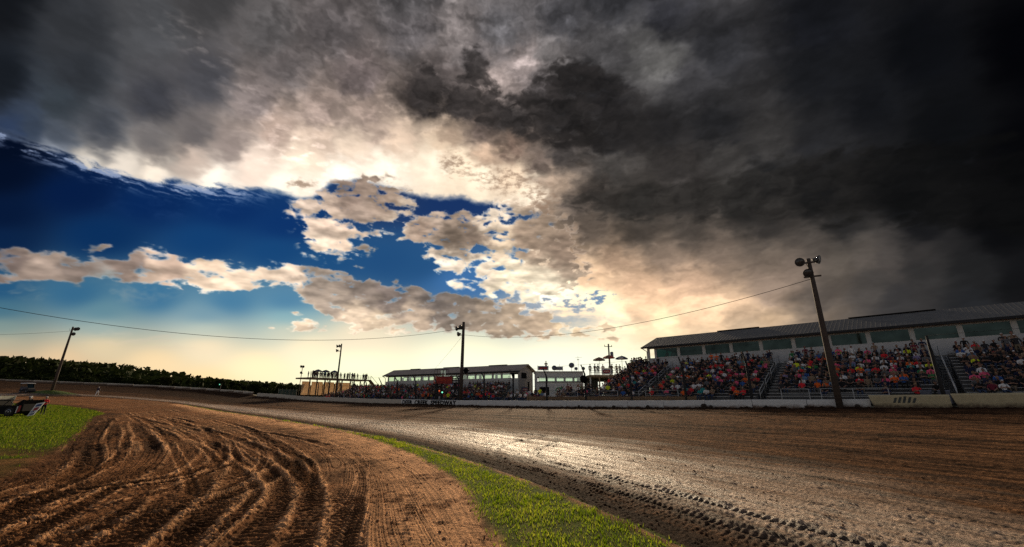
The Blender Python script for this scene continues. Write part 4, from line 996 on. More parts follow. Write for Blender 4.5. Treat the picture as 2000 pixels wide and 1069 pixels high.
# ---------------------------------------------------------------- light poles
def floodlight(mb_parent, c, aim, r=0.36):
    c = Vector(c); aim = Vector(aim).normalized()
    mb = MB(); mb.lathe(c - aim * 0.42, aim, [(0.0, 0.07), (0.10, 0.12), (0.20, 0.15), (0.30, r * 0.62), (0.44, r * 0.95), (0.50, r), (0.52, r)], 14)
    mb.tube([c - aim * 0.1 + Vector((0, 0, 0.0)), c - aim * 0.22 - Vector((0, 0, 0.34))], 0.03, 6)
    o = mb.build('floodlight', M['lampmetal'], mb_parent)
    lb = MB(); lb.lathe(c + aim * 0.085, aim, [(0.0, r * 0.86), (0.02, r * 0.80), (0.05, 0.01)], 14); lb.build('lens', M['lens'], o)
    return o
def light_pole(base, top, label, lamps, arms, r0=0.17, r1=0.11, group='track light poles'):
    b = Vector(base); tp = Vector(top); th = thing('light_pole', base, label, 'light pole', group)
    mb = MB(); mb.tube([b - Vector((0, 0, 0.4)), b.lerp(tp, .33), b.lerp(tp, .66), tp], [r0, r0 * .9 + r1 * .1, (r0 + r1) / 2, r1], 12); mb.build('pole', M['wood_pole'], th)
    for (p, q) in arms:
        mb = MB(); mb.bar(Vector(p) + tp, Vector(q) + tp, 0.10, 0.12); mb.build('crossarm', M['wood_pole'], th)
    for (p, aim) in lamps: floodlight(th, Vector(p) + tp, aim)
    mb = MB(); pts = [tp + Vector((-0.10, -0.16, -0.9)), tp + Vector((-0.3, -0.2, -0.75)), tp + Vector((-0.42, -0.2, -0.4))]; mb.tube(pts, 0.018, 5); mb.build('lead_cable', M['wire'], th)
    return th
R3 = (1, 0, 0)
# beside the right grandstand
P_R = (23.6, 31.3, 1.0); T_R = (24.05, 31.9, 12.45)
light_pole(P_R, T_R, 'thick wooden light pole in front of the suites with three floodlights, leaning', [((-0.78, -0.1, -0.32), (-0.75, -0.6, -0.25)), ((0.72, -0.1, -0.10), (0.6, -0.75, -0.25)), ((-0.42, -0.24, -1.28), (-0.5, -0.75, -0.35))],
           [((-0.75, -0.13, -0.45), (0.75, -0.13, -0.25)), ((-0.75, -0.16, -1.62), (0.62, -0.16, -1.46))], 0.22, 0.145)
# beside the flag stand
P_F = (-7.54, 63.6, 0.9); T_F = (-7.50, 63.8, 12.85)
light_pole(P_F, T_F, 'wooden light pole beside the red flag stand with stacked floodlights', [((-1.0, -0.15, -1.05), (-0.8, -0.6, -0.2)), ((-0.4, -0.2, -0.85), (-0.6, -0.7, -0.3)), ((-0.70, -0.2, -1.9), (-0.8, -0.6, -0.25))],
           [((-1.05, -0.14, -1.2), (0.25, -0.14, -1.1)), ((-0.8, -0.16, -2.1), (0.2, -0.16, -2.0))], 0.27, 0.20)
P_D = (-37.4, 91.5, 0.9); T_D = (-37.45, 91.7, 12.9)
light_pole(P_D, T_D, 'slim leaning light pole in front of the far spectator deck', [((-0.9, -0.15, -0.55), (-0.9, -0.4, -0.2)), ((-0.35, -0.2, -0.5), (-0.9, -0.4, -0.2)), ((-0.85, -0.2, -1.5), (-0.9, -0.4, -0.3))],
           [((-1.0, -0.14, -0.7), (0.1, -0.14, -0.6)), ((-1.0, -0.14, -1.65), (0.1, -0.14, -1.6))], 0.19, 0.13)
P_L = (-90.9, 85.0, 2.2); T_L = (-90.7, 85.2, 15.6)
light_pole(P_L, T_L, 'dark leaning light pole on the grassy mound at the far turn', [((0.7, -0.1, -0.5), (0.9, -0.3, -0.2)), ((1.15, -0.1, -0.45), (0.9, -0.3, -0.2)), ((0.55, -0.1, -1.5), (0.9, -0.3, -0.2))],
           [((-0.1, -0.12, -0.6), (1.2, -0.12, -0.5)), ((-0.1, -0.12, -1.6), (0.6, -0.12, -1.5))], 0.24, 0.15)
P_S = (-59.0, 119.0, 1.4); T_S = (-58.9, 119.2, 10.2)
light_pole(P_S, T_S, 'thin grey light mast with two floodlights left of the far deck', [((-0.25, -0.3, -0.3), (-0.3, -0.9, -0.2)), ((0.3, -0.3, -0.35), (0.3, -0.9, -0.2)), ((0.0, -0.3, -2.0), (0.1, -0.9, -0.2))],
           [((-0.4, -0.12, -0.5), (0.4, -0.12, -0.5)), ((-0.4, -0.12, -2.2), (0.4, -0.12, -2.2))], 0.10, 0.07)
def cable(pts_end, sag, name, label, r=0.028, n=28, ext=None):
    a, b = Vector(pts_end[0]), Vector(pts_end[1]); mb = MB(); pts = []
    for i in range(n + 1):
        u = i / n; p = a.lerp(b, u); p.z -= 4 * sag * u * (1 - u); pts.append(p)
    mb.tube(pts, r, 5); o = mb.build(name, M['wire']); return tag(o, label, 'cable')
cable((Vector(T_F) + Vector((-0.2, -0.1, -1.0)), (-61.0, 25.0, 13.6)), 4.6, 'overhead_cable', 'long black overhead cable sagging from the flag stand pole across the left sky', 0.024, 40)
cable((Vector(T_R) + Vector((-0.25, -0.1, -1.75)), Vector(T_F) + Vector((0.15, 0, -2.0))), 1.9, 'overhead_cable', 'black overhead cable between the thick right pole and the flag stand pole', 0.022, 30)
cable((Vector(T_L) + Vector((-0.2, -0.1, -0.9)), (-150.0, 88.0, 17.0)), 1.6, 'overhead_cable', 'thin cable running left from the pole on the mound', 0.022, 16)
cable((Vector(T_F) + Vector((-0.1, 0.1, -2.1)), (-28.0, 112.0, 2.0)), 1.0, 'guy_wire', 'thin guy wire slanting down left from the flag stand pole', 0.014, 10)
mb = MB(); mb.tube([(-57.0, 118.0, 1.4), (-56.3, 118.1, 5.6)], [0.34, 0.30], 10); tag(mb.build('timber_post', M['wood_pole'], None, (-57, 118, 1.4)), 'stout dark post leaning left of the far deck', 'post')

# low retaining boards behind the white wall
bt = [5.0 + 2.6 * k for k in range(9)]
x, y = LW(bt[0], 1.5); th = thing('retaining_boards', (x, y, 0.9), 'low brown plank retaining boards with posts behind the white wall', 'fence')
for k, t in enumerate(bt):
    mb = MB(); mb.fbox(FW, (t - .09, 1.36, 0.6), (t + .09, 1.54, 1.83)); mb.build('post', M['board'], th)
for k in range(8):
    mb = MB()
    for j in range(3): mb.fbox(FW, (bt[k] + .1, 1.43, 0.78 + j * 0.33), (bt[k + 1] - .1, 1.49, 1.08 + j * 0.33))
    mb.build('board', M['board'], th)
# ---------------------------------------------------------------- grandstands
SEATS = []       # (block name, row, seat, x, y, foot z, facing angle)
def frame(o, e, n):
    o = np.array(o, float); e = np.array(e, float); e /= np.linalg.norm(e); n = np.array(n, float); n /= np.linalg.norm(n)
    return lambda t, q, z: (o[0] + e[0] * t + n[0] * q, o[1] + e[1] * t + n[1] * q, z)
def bleacher(F, t0, t1, q0, rows, zf, label, block, pitch=0.75, rise=0.29, rail=None, back=None):
    x, y, _ = F((t0 + t1) / 2, q0, 0); th = thing('bleacher', (x, y, zf), label, 'bleacher', 'bleachers of the grandstands')
    for r in range(rows):
        q = q0 + pitch * r; z = zf + rise * r
        mb = MB(); mb.fbox(F, (t0, q, z + .40), (t1, q + .13, z + .445)); mb.fbox(F, (t0, q + .15, z + .40), (t1, q + .28, z + .445)); mb.build('bench', M['alu'], th)
    mb = MB()
    for r in range(rows):
        q = q0 + pitch * r; z = zf + rise * r
        mb.fbox(F, (t0, q - .42, z - .05), (t1, q - .02, z)); mb.fbox(F, (t0, q + .12, z + .03), (t1, q + .15, z + .30))
    mb.build('footboards', M['alu_dark'], th)
    mb = MB(); t = t0 + .4
    while t < t1:
        a = F(t, q0 - .3, zf - .12); b = F(t, q0 + pitch * rows, zf + rise * rows - .12)
        mb.bar(a, b, .07, .12)
        for r in range(0, rows, 2):
            q = q0 + pitch * r; z = zf + rise * r
            mb.bar(F(t, q + .14, 0.4), F(t, q + .14, z + .40), .05)
        t += 1.9
    mb.build('support_frame', M['alu_dark'], th)
    if rail:
        for (ra, rb) in rail:
            mb = MB()
            for h in (0.55, 1.05): mb.tube([F(ra, q0 - .75, zf + h), F(rb, q0 - .75, zf + h)], .028, 6)
            t = ra
            while t <= rb + .01: mb.tube([F(t, q0 - .75, zf - .5), F(t, q0 - .75, zf + 1.05)], .028, 6); t += (rb - ra) / max(1, round((rb - ra) / 2.4))
            mb.build('front_rail', M['alu'], th)
    if back: mb = MB(); mb.fbox(F, (back[0], q0 + pitch * rows + .25, zf - .4), (back[1], q0 + pitch * rows + .33, zf + rise * rows + .95)); mb.build('back_panel', M['alu_dark'], th)
    n = int((t1 - t0 - .4) / .56)
    e = np.array(F(1, 0, 0)) - np.array(F(0, 0, 0)); nq = np.array(F(0, 1, 0)) - np.array(F(0, 0, 0))
    ang = math.atan2(-nq[1], -nq[0]) - math.pi / 2
    for r in range(rows):
        for sN in range(n):
            X, Y, Zs = F(t0 + .45 + .56 * sN, q0 + pitch * r + .16, zf + rise * r)
            SEATS.append((block, r, sN, X, Y, Zs, ang))
    return th
def aisle(F, t0, t1, q0, rows, zf, label, pitch=0.75, rise=0.29, rails=3):
    x, y, _ = F((t0 + t1) / 2, q0, 0); th = thing('aisle_stairs', (x, y, zf), label, 'stairs', 'aisle stairs of the grandstands')
    mb = MB()
    for r in range(rows * 2):
        mb.fbox(F, (t0 + .05, q0 - .4 + pitch * r / 2, zf + rise * r / 2 - .05), (t1 - .05, q0 - .4 + pitch * (r + 1) / 2, zf + rise * r / 2))
    mb.build('steps', M['steel'], th)
    m = (t0 + t1) / 2; L = rows * pitch
    for k in range(rails):
        qa = q0 - .3 + L * k / rails + .2; qb = q0 - .3 + L * (k + 1) / rails - .55
        za = zf + rise * (qa - q0 + .3) / pitch; zb = zf + rise * (qb - q0 + .3) / pitch
        mb = MB(); mb.tube([F(m, qa, za - .05), F(m, qa, za + .92), F(m, qb, zb + .92), F(m, qb, zb - .05)], .03, 6)
        mb.tube([F(m, qa, za + .5), F(m, qb, zb + .5)], .025, 6)
        mb.build('handrail', M['alu'], th)
    return th
RB = [(-24.5, -12.7, 'end', 'bare aluminium bleacher at the right end beyond the green-white stair rail'), (-11.7, -0.2, 'pole', 'aluminium bleacher behind the thick wooden light pole'),
      (0.6, 11.6, 'bin', 'packed bleacher between the two stair rails, grey bin at its foot'), (12.4, 18.8, 'deck', 'packed bleacher joining the roof deck with umbrellas')]
for (a, b, nm, lab) in RB:
    rl = {'end': None, 'pole': [(-8.6, -4.4), (-3.6, -1.6)], 'bin': [(7.4, 10.9)], 'deck': [(14.2, 16.6)]}[nm]
    bleacher(FW, a, b, 4.2, 14, 1.30, lab, nm, rail=rl, back=(16.0, 18.9) if nm == 'deck' else None)
bleacher(FW, 19.0, 24.2, 4.2, 4, 1.20, 'short low bleacher at the left foot of the packed stand', 'foot', rail=[(19.6, 22.2)])
aisle(FW, -12.65, -11.75, 4.2, 14, 1.30, 'dark aisle stairs with a pale rail at the right end of the stand', rails=2)
aisle(FW, -0.15, 0.55, 4.2, 14, 1.30, 'aisle stairs with white handrails behind the thick wooden pole', rails=4)
aisle(FW, 11.65, 12.35, 4.2, 14, 1.30, 'aisle stairs with handrails near the left end of the right suites', rails=4)

def mapped(F): return F
def suite(F, t0, t1, qf, qb, zbase, zsill, zhead, zeave, zridge, label, pitch, glass, wallm, roofm, endm, open_left, back_open, name='suite_building', overhang=.55, first=0.9, gable_right=False):
    x, y, _ = F(t0, qf, 0); th = thing(name, (x, y, zbase), label, 'building')
    # front wall below sill, head band
    mb = MB(); mb.fbox(F, (t0, qf, zbase), (t1, qf + .14, zsill)); mb.fbox(F, (t0, qf, zhead), (t1, qf + .14, zeave)); fwall = mb.build('front_wall', wallm, th)
    mb = MB()
    if back_open:
        mb.fbox(F, (t0, qb - .14, zbase), (t1, qb, zsill)); mb.fbox(F, (t0, qb - .14, zhead), (t1, qb, zeave))
        t = t0
        while t < t1: mb.fbox(F, (t, qb - .14, zsill), (t + .5, qb, zhead)); t += pitch * 2
    else: mb.fbox(F, (t0, qb - .14, zbase), (t1, qb, zeave))
    mb.fbox(F, (t0 + .15, qf + .15, zsill - .35), (t1 - .15, qb - .15, zsill - .25))
    mb.build('back_wall', M['inside'], th)
    # ends (gables)
    qm = (qf + qb) / 2
    for (ta, tb_, isleft) in ((t0, t0 + .14, False), (t1 - .14, t1, True)):
        a = .003 if not isleft else -.003
        def gab(q0, q1, z0, z1): 
            return [F(ta, q0, z0), F(ta, q1, z0), F(ta, q1, z1), F(ta, q0, z1)]
        mb = MB()
        ext = Vector(F(tb_, 0, 0)) - Vector(F(ta, 0, 0))
        if isleft and open_left:
            mb.prism(gab(qf + .15, qb - .15, zbase, zsill), ext); mb.prism(gab(qb - .6, qb - .15, zsill, zhead), ext)
        else:
            mb.prism(gab(qf + .15, qb - .15, zbase, zeave), ext)
        mb.prism([F(ta, qf, zeave + .003), F(ta, qb, zeave + .003), F(ta, qm, zridge - .12)], ext)
        mb.build('gable_wall', endm, th)
    # roof
    oh = overhang; sl = (zridge - zeave) / (qm - qf); th_ = .10
    mb = MB()
    for (qa, za, qc, zc) in ((qf - oh, zeave - sl * oh + .16, qm, zridge + .16), (qb + oh, zeave - sl * oh + .16, qm, zridge + .16)):
        mb.hexa([F(t0 - .6, qa, za - th_), F(t1 + .6, qa, za - th_), F(t1 + .6, qc, zc - th_), F(t0 - .6, qc, zc - th_), F(t0 - .6, qa, za), F(t1 + .6, qa, za), F(t1 + .6, qc, zc), F(t0 - .6, qc, zc)])
    roof = mb.build('roof', roofm, th)
    L = t1 - t0
    for u in ((.10, .20), (.42, .56), (.74, .84)) if not gable_right else ((.12, .24), (.46, .58), (.78, .86)):
        mb = MB(); mb.fbox(F, (t0 + L * u[0], qm - .22, zridge + .165), (t0 + L * u[1], qm + .22, zridge + .26))
        mb.build('ridge_vent', M['black'] if not gable_right else M['steel'], roof)
    zg = zeave - sl * oh + .05
    mb = MB(); mb.fbox(F, (t0 - .62, qf - oh - .12, zg - .12), (t1 + .62, qf - oh - .005, zg + .10)); mb.build('gutter', M['steel'], th)
    mb = MB(); tc = t1 - .06 if open_left else t0 + .1; mb.tube([F(tc + .5, qf - oh, zg - .1), F(tc + .1, qf - .08, zg - .5), F(tc + .1, qf - .08, zbase)], .06, 8); mb.build('downspout', M['trim'], th)
    # windows
    t = t1 - (first if open_left else .25); k = 0
    while t - pitch > t0 + .05:
        a, b = t - pitch + .12, t - .12
        mb = MB(); w = .07
        for (x0, x1, z0, z1) in ((a, b, zsill + .002, zsill + w), (a, b, zhead - w, zhead - .002), (a, a + w, zsill + w, zhead - w), (b - w, b, zsill + w, zhead - w)):
            mb.fbox(F, (x0, qf + .005, z0), (x1, qf + .12, z1))
        fr = mb.build('window', M['trim'], th)
        mb = MB(); mb.fbox(F, (a + w, qf + .055, zsill + w), (b - w, qf + .07, zhead - w)); mb.build('pane', glass, fr)
        mb = MB(); mb.fbox(F, (b + .003, qf - .012, zsill + .004), (b + .237, qf + .13, zhead - .004)); mb.build('mullion', M['trim'], th)
        t -= pitch; k += 1
    return th, roof
dvec = tuple(D) + (0,)
M['siding'] = siding('white_ribbed_siding', (0.58, 0.58, 0.57), 0.30, frame=dvec)
M['roof'] = siding('brown_grey_metal_roof', (0.155, 0.148, 0.14), 0.375, frame=dvec)
suiteR, roofR = suite(FW, -34, 15.9, 15.2, 24.5, 0.8, 6.75, 7.98, 8.30, 9.95, 'long white suite building with smoked windows above the right grandstand', 3.2, M['glass_dark'], M['siding'], M['roof'], M['trim'], True, False, first=1.1)
mb = MB(); mb.fbox(FW, (15.6, 15.1, 6.75), (15.9, 15.35, 8.28)); mb.build('corner_post', M['trim'], suiteR)
# paper lanterns / ceiling lamps visible behind the glass
for k in range(9):
    t = 3.4 - .75 * k - (0.6 if k > 4 else 0)
    mb = MB(); mb.fbox(FW, (t, 16.4, 7.70), (t + .34, 16.9, 7.80)); mb.build('ceiling_lamp', M['white'], suiteR)

# left grandstand: suites set at a slight angle to the wall
eL = (-0.845, 0.533); nL = (0.533, 0.845)
FL = frame((1.05, 74.3), eL, nL)
def FLf(t, q, z): return FL(t, q, z)
M['sidingL'] = siding('grey_white_ribbed_siding', (0.58, 0.58, 0.55), 0.30, frame=eL + (0,))
M['roofL'] = siding('tan_metal_roof', (0.38, 0.31, 0.26), 0.375, frame=eL + (0,))
suiteL, roofL = suite(FL, 0, 33.4, 0, 5.2, 0.9, 4.85, 5.78, 6.12, 7.22, 'long low suite building with pale windows behind the flag stand', 1.95, M['glass_pale'], M['sidingL'], M['roofL'], M['grey'], True, True, first=.7, gable_right=True, overhang=.4)
mb = MB(); mb.fbox(FL, (-.03, 1.1, 4.85), (-.01, 2.9, 5.85)); w = mb.build('end_window', M['black'], suiteL)
mb = MB(); mb.fbox(FL, (-.03, 3.3, 2.6), (-.01, 3.9, 4.3)); mb.build('end_door', M['black'], suiteL)
LB = [(0.6, 10.4, 'flag right', 'crowded bleacher under the low suites right of the flag stand'), (11.2, 21.4, 'flag left', 'crowded bleacher under the low suites left of the flag stand'), (22.2, 32.6, 'far', 'far crowded bleacher at the left end of the low suites')]
for (a, b, nm, lab) in LB: bleacher(FL, a, b, -6.6, 8, 1.05, lab, nm, rise=.30, rail=None)
bleacher(FW, 34.5, 45.5, 4.2, 5, 0.95, 'short bleacher with red-shirted fans below the gabled suite end', 'short', rise=.28)
bleacher(FW, 46.5, 58.0, 3.2, 5, 0.80, 'low bleacher under the flag stand', 'under flag', rise=.26)
bleacher(FW, 26.2, 33.5, 5.0, 3, 0.95, 'small bleacher in front of the white control building', 'control', rise=.26)
# curved end of the left stand, below the far deck
FD = frame((-52.5, 111.0), (0.486, 0.874), (-0.874, 0.486))
FE = frame((-30.5, 88.5), (-0.78, 0.625), (0.625, 0.78))
bleacher(FE, 0.5, 12.5, -0.2, 8, 1.05, 'dim bleacher curving away right of the far deck', 'curve', rise=.30)
FG = frame((-44.5, 101.3), (-0.70, 0.714), (0.714, 0.70))
bleacher(FG, -6.5, 6.5, 2.6, 5, 1.15, 'dark low bleacher under the far deck', 'under deck', rise=.22)

# ---------------------------------------------------------------- white control building
FC = frame((4.0, 70.0), (1, 0), (0, 1))
x, y, _ = FC(0, 0, 0); th = thing('control_building', (x, y, .9), 'flat-roofed white control building with window band between the stands', 'building')
M['block_white'] = siding('white_lap_siding', (0.70, 0.69, 0.66), 0.6, frame=(0, 0, 1))
mb = MB(); mb.fbox(FC, (0, 0, .9), (7.7, .2, 4.12)); mb.fbox(FC, (0, 0, 4.85), (7.7, .2, 5.62)); mb.build('front_wall', M['block_white'], th)
for t in (0, 7.5): mb = MB(); mb.fbox(FC, (t, .205, .9), (t + .2, 5.8, 5.62)); mb.build('side_wall', M['block_white'], th)
mb = MB(); mb.fbox(FC, (.21, 5.6, .9), (7.49, 5.8, 4.12)); mb.fbox(FC, (.21, 5.6, 4.85), (7.49, 5.8, 5.62)); mb.fbox(FC, (.21, .21, 3.7), (7.49, 5.59, 3.8)); mb.build('back_wall', M['inside'], th)
mb = MB(); mb.fbox(FC, (-.15, -.15, 5.622), (7.85, 5.95, 5.75)); mb.build('roof', M['trim'], th)
for k in range(5):
    a = .35 + 1.46 * k; mb = MB(); w = .06; b = a + 1.25
    for (x0, x1, z0, z1) in ((a, b, 4.122, 4.18), (a, b, 4.79, 4.848), (a, a + w, 4.18, 4.79), (b - w, b, 4.18, 4.79)): mb.fbox(FC, (x0, .03, z0), (x1, .15, z1))
    fr = mb.build('window', M['alu_dark'], th); mb = MB(); mb.fbox(FC, (a + w, .08, 4.18), (b - w, .1, 4.79)); mb.build('pane', M['glass_pale'], fr)
    mb = MB(); mb.fbox(FC, (b + .003, .01, 4.122), (b + .207, .19, 4.848)); mb.build('mullion', M['trim'], th)
mb = MB(); mb.fbox(FC, (0.05, -.10, 4.0), (7.65, -.005, 4.08)); mb.build('sill', M['alu_dark'], th)
mb = MB(); mb.fbox(FC, (.55, -.02, 1.9), (2.05, -.005, 3.25)); mb.build('dark_opening', M['black'], th)
mb = MB(); mb.fbox(FC, (-.001, -.016, 2.62), (7.701, -.004, 2.66)); mb.build('conduit', M['alu_dark'], th)
def flat_sign(name, F, a, b, z0, z1, q, base, label, marks, cat='sign', thick=.05):
    mb = MB(); mb.fbox(F, (a, q, z0), (b, q + thick, z1)); x, y, z = F((a + b) / 2, q, z0)
    o = mb.build(name, M[base], None, (x, y, z)); tag(o, label, cat)
    for i, (poly, m) in enumerate(marks):
        mb = MB(); P = [F(a + (b - a) * u, q - .006 - .004 * i, z0 + (z1 - z0) * v) for u, v in poly]
        ext = Vector(F(0, 1, 0)) - Vector(F(0, 0, 0)); mb.prism(P, ext * .003); mb.build('emblem', M[m], o)
    return o
flat_sign('wall_sign', FC, 2.9, 4.75, 2.35, 3.55, -.07, 'white', 'white sign with a leaping green animal emblem on the control building', [
    ([(.06, .18), (.10, .45), (.22, .66), (.40, .74), (.56, .70), (.48, .58), (.34, .56), (.20, .42), (.13, .20)], 'green'),
    ([(.52, .62), (.62, .80), (.72, .66), (.92, .60), (.90, .38), (.78, .22), (.66, .34), (.54, .40), (.44, .34), (.40, .46)], 'green'), ([(.60, .80), (.64, .98), (.68, .84)], 'black')])
def scrawl(n, z0=.25, z1=.75, x0=.06, x1=.94, m='red'):
    """illegible lettering: a row of slanted strokes"""
    out = []
    for i in range(n):
        a = x0 + (x1 - x0) * i / n; w = (x1 - x0) / n * .62
        out.append(([(a, z0), (a + w, z0 + .04), (a + w * 1.25, z1 - .06 * (i % 3)), (a + w * .3, z1)], m))
    return out
flat_sign('wall_sign', FC, 5.5, 6.1, 2.55, 3.0, -.05, 'white', 'small navy lettered sign low on the control building', scrawl(4, .15, .85, m='blue'))
flat_sign('wall_sign', FC, 6.35, 7.35, 2.55, 3.0, -.05, 'white', 'red lettered sign low on the control building, near its corner', scrawl(6, .12, .88, m='red'))
FS = frame(FL(-.06, 1.0, 0)[:2], nL, eL)
flat_sign('gable_sign', FS, .15, 2.1, 2.6, 3.35, -.07, 'blue', 'navy and red banner on the gable end of the low suites', [([(.06, .2), (.12, .75), (.9, .8), (.96, .3), (.5, .15)], 'red')] + scrawl(6, .35, .65, .16, .86, 'white'))

# roof signs, dishes, antennas of the control building
FCr = lambda t, q, z: FC(t, q, z)
o = flat_sign('roof_banner', FC, .25, 2.1, 5.95, 6.65, .7, 'white', 'navy and red banner on the left of the control building roof', [([(.10, .12), (.10, .88), (.92, .88), (.92, .12)], 'blue'), ([(.16, .3), (.2, .7), (.86, .74), (.86, .26)], 'red')])
mb = MB(); 
for t in (.3, 2.05): mb.tube([FC(t, .77, 5.75), FC(t, .77, 6.75)], .03, 6)
mb.build('banner_posts', M['alu'], o)
o = flat_sign('roof_banner', FC, 3.0, 4.5, 5.95, 6.55, .7, 'trim', 'plain grey banner behind the small dish on the control building roof', [([(.2, .2), (.2, .8), (.95, .8), (.95, .2)], 'mesh')])
mb = MB()
for t in (3.05, 4.45): mb.tube([FC(t, .77, 5.75), FC(t, .77, 6.65)], .03, 6)
mb.build('banner_posts', M['alu'], o)
def dish(c, r, label, down=0.5):
    x, y, z = c; o = thing('satellite_dish', (x, y, z - down), label, 'satellite dish', 'dishes on the roof')
    mb = MB(); mb.tube([(x, y + .12, z - down), (x, y + .12, z)], .035, 6); mb.build('mast', M['alu_dark'], o)
    mb = MB(); mb.lathe((x, y + .1, z), (-.15, -1, .22), [(0.0, .02), (.02, r * .4), (.07, r * .75), (.14, r), (.16, r), (.10, r * .72), (.05, r * .4), (.03, .02)], 18); mb.build('reflector', M['mesh'], o)
    mb = MB(); mb.tube([(x, y, z - r * .9), (x - .05, y - .45, z)], .02, 5); mb.build('feed_arm', M['alu_dark'], o)
dish((7.05, 70.6, 6.30), .42, 'dark round dish in front of the plain grey roof banner')
dish((10.0, 71.0, 6.75), .46, 'largest round dish standing alone on the control building roof', 1.0)
dish((10.75, 71.0, 6.20), .28, 'small low dish right of the largest one')
dish((11.95, 71.0, 6.22), .30, 'dish at the right corner of the control building roof')
for k, (px, h, lab) in enumerate([(8.0, 1.3, 'thin whip antenna left of the largest dish'), (11.2, 2.6, 'cross-armed antenna between the two right dishes'), (10.5, 1.8, 'thin antenna rod right behind the largest dish')]):
    mb = MB(); mb.tube([(px, 71.5, 5.75), (px, 71.5, 5.75 + h)], .02, 5)
    if k == 1: mb.tube([(px - .5, 71.5, 5.75 + h - .3), (px + .7, 71.5, 5.75 + h - .2)], .015, 5); mb.tube([(px - .2, 71.5, 5.75 + h - .6), (px + .2, 71.5, 5.75 + h - .6)], .05, 5)
    tag(mb.build('antenna', M['alu_dark'], None, (px, 71.5, 5.75)), lab, 'antenna', 'roof antennas')

# ---------------------------------------------------------------- roof deck with umbrellas
FK = frame((12.05, 66.0), (1, 0), (0, 1))
th = thing('roof_deck', (12.05, 66.0, .9), 'wooden roof deck with rail and dark room below, beside the right grandstand', 'deck')
mb = MB(); mb.fbox(FK, (0, 0, 4.62), (5.6, 5.2, 4.98)); mb.build('floor', M['deckwood'], th)
for t in (.0, 1.4, 2.9, 4.4): mb = MB(); mb.fbox(FK, (t, .05, .9), (t + .18, .23, 4.615)); mb.build('post', M['trim'] if t < .1 else M['deckwood'], th)
mb = MB(); mb.fbox(FK, (.0, 4.9, .9), (2.2, 5.1, 4.615)); mb.fbox(FK, (3.2, 4.9, .9), (5.6, 5.1, 4.615)); mb.fbox(FK, (2.21, 4.9, 4.1), (3.19, 5.1, 4.615)); mb.build('back_wall', M['inside'], th)
mb = MB(); mb.fbox(FK, (.4, 3.2, .9), (.9, 4.0, 2.9)); mb.fbox(FK, (1.0, 2.6, .9), (1.05, 4.8, 3.2)); mb.build('partition', M['deckwood'], th)
mb = MB()
for t in (0.05, 1.1, 2.2, 3.3, 4.4, 5.5): mb.bar(FK(t, .1, 4.98), FK(t, .1, 6.0), .06)
for h in (5.3, 5.65, 6.0): mb.bar(FK(0.05, .1, h), FK(5.55, .1, h), .05)
mb.build('railing', M['deckwood'], th)
flat_sign('rail_banner', FK, 1.85, 3.35, 5.02, 5.95, -.07, 'white', 'white banner with a red and navy emblem on the roof deck rail', [([(.08, .3), (.14, .78), (.3, .84), (.88, .8), (.92, .4), (.8, .22), (.2, .2)], 'blue'), ([(.12, .36), (.18, .7), (.86, .72), (.88, .42), (.75, .3), (.25, .28)], 'red')] + scrawl(6, .44, .60, .24, .80, 'white'))
def umbrella(c, r, zc, label, mats, cat='umbrella', group='umbrellas on the roof deck', n=8, drop=.42):
    x, y, z = c; o = thing('umbrella', c, label, cat, group)
    mb = MB(); mb.tube([(x, y, z), (x, y, zc + .45)], .03, 6); mb.build('pole', M['alu_dark'], o)
    mb = MB(); vs = [(x, y, zc + drop)]; fs = []
    for ring, (rr, zz) in enumerate(((.5, zc + drop * .62), (1.0, zc), (1.0, zc - .13))):
        for k in range(n * 2):
            a = math.pi * k / n; sc = rr * r * (1.0 if k % 2 == 0 else .955)
            vs.append((x + math.cos(a) * sc, y + math.sin(a) * sc, zz - (0.03 if k % 2 and ring else 0)))
    m = n * 2; mi = []
    for k in range(m):
        fs.append((0, 1 + k, 1 + (k + 1) % m)); mi.append((k // 2) % len(mats))
        for ring in range(2):
            b = 1 + ring * m; fs.append((b + k, b + m + k, b + m + (k + 1) % m, b + (k + 1) % m)); mi.append((k // 2) % len(mats))
    for f, i in zip(fs, mi): mb.add([vs[j] for j in f], [tuple(range(len(f)))], i)
    bm_o = mb.build('canopy', mats, o)
    return o
M['cloth_brown'] = mat('brown_canopy', (0.22, 0.12, 0.08), 0.8); M['cloth_red'] = mat('red_canopy', (0.45, 0.08, 0.05), 0.8); M['cloth_white'] = mat('off_white_canopy', (0.5, 0.48, 0.45), 0.8); M['cloth_navy'] = mat('navy_canopy', (0.05, 0.06, 0.12), 0.8)
umbrella((14.05, 68.0, 4.98), .98, 7.45, 'brown umbrella, left one on the roof deck', [M['cloth_brown']])
umbrella((15.75, 68.5, 4.98), .98, 7.85, 'red umbrella in the middle of the roof deck, before the grey pole', [M['cloth_red'], M['cloth_red'], M['cloth_brown']])
umbrella((17.45, 67.0, 4.98), 1.0, 7.58, 'striped navy and white umbrella at the right end of the roof deck', [M['cloth_navy'], M['cloth_white']])
th = thing('utility_pole', (16.4, 71.0, .9), 'grey utility pole with transformer can behind the roof deck umbrellas', 'utility pole')
mb = MB(); mb.tube([(16.4, 71, .9), (16.4, 71, 10.35)], [.17, .12], 10); mb.build('pole', M['wood_pole'], th)
mb = MB(); mb.lathe((16.85, 70.9, 8.2), (0, 0, 1), [(0, .2), (.05, .27), (.75, .27), (.82, .12)], 12); mb.build('transformer', M['mesh'], th)
mb = MB(); mb.bar((15.8, 71, 9.9), (17.0, 71, 9.9), .09); mb.tube([(15.75, 71, 9.85), (15.75, 71, 10.2)], .05, 6); mb.tube([(16.95, 71, 9.85), (16.95, 71, 10.15)], .05, 6); mb.build('crossarm', M['wood_pole'], th)

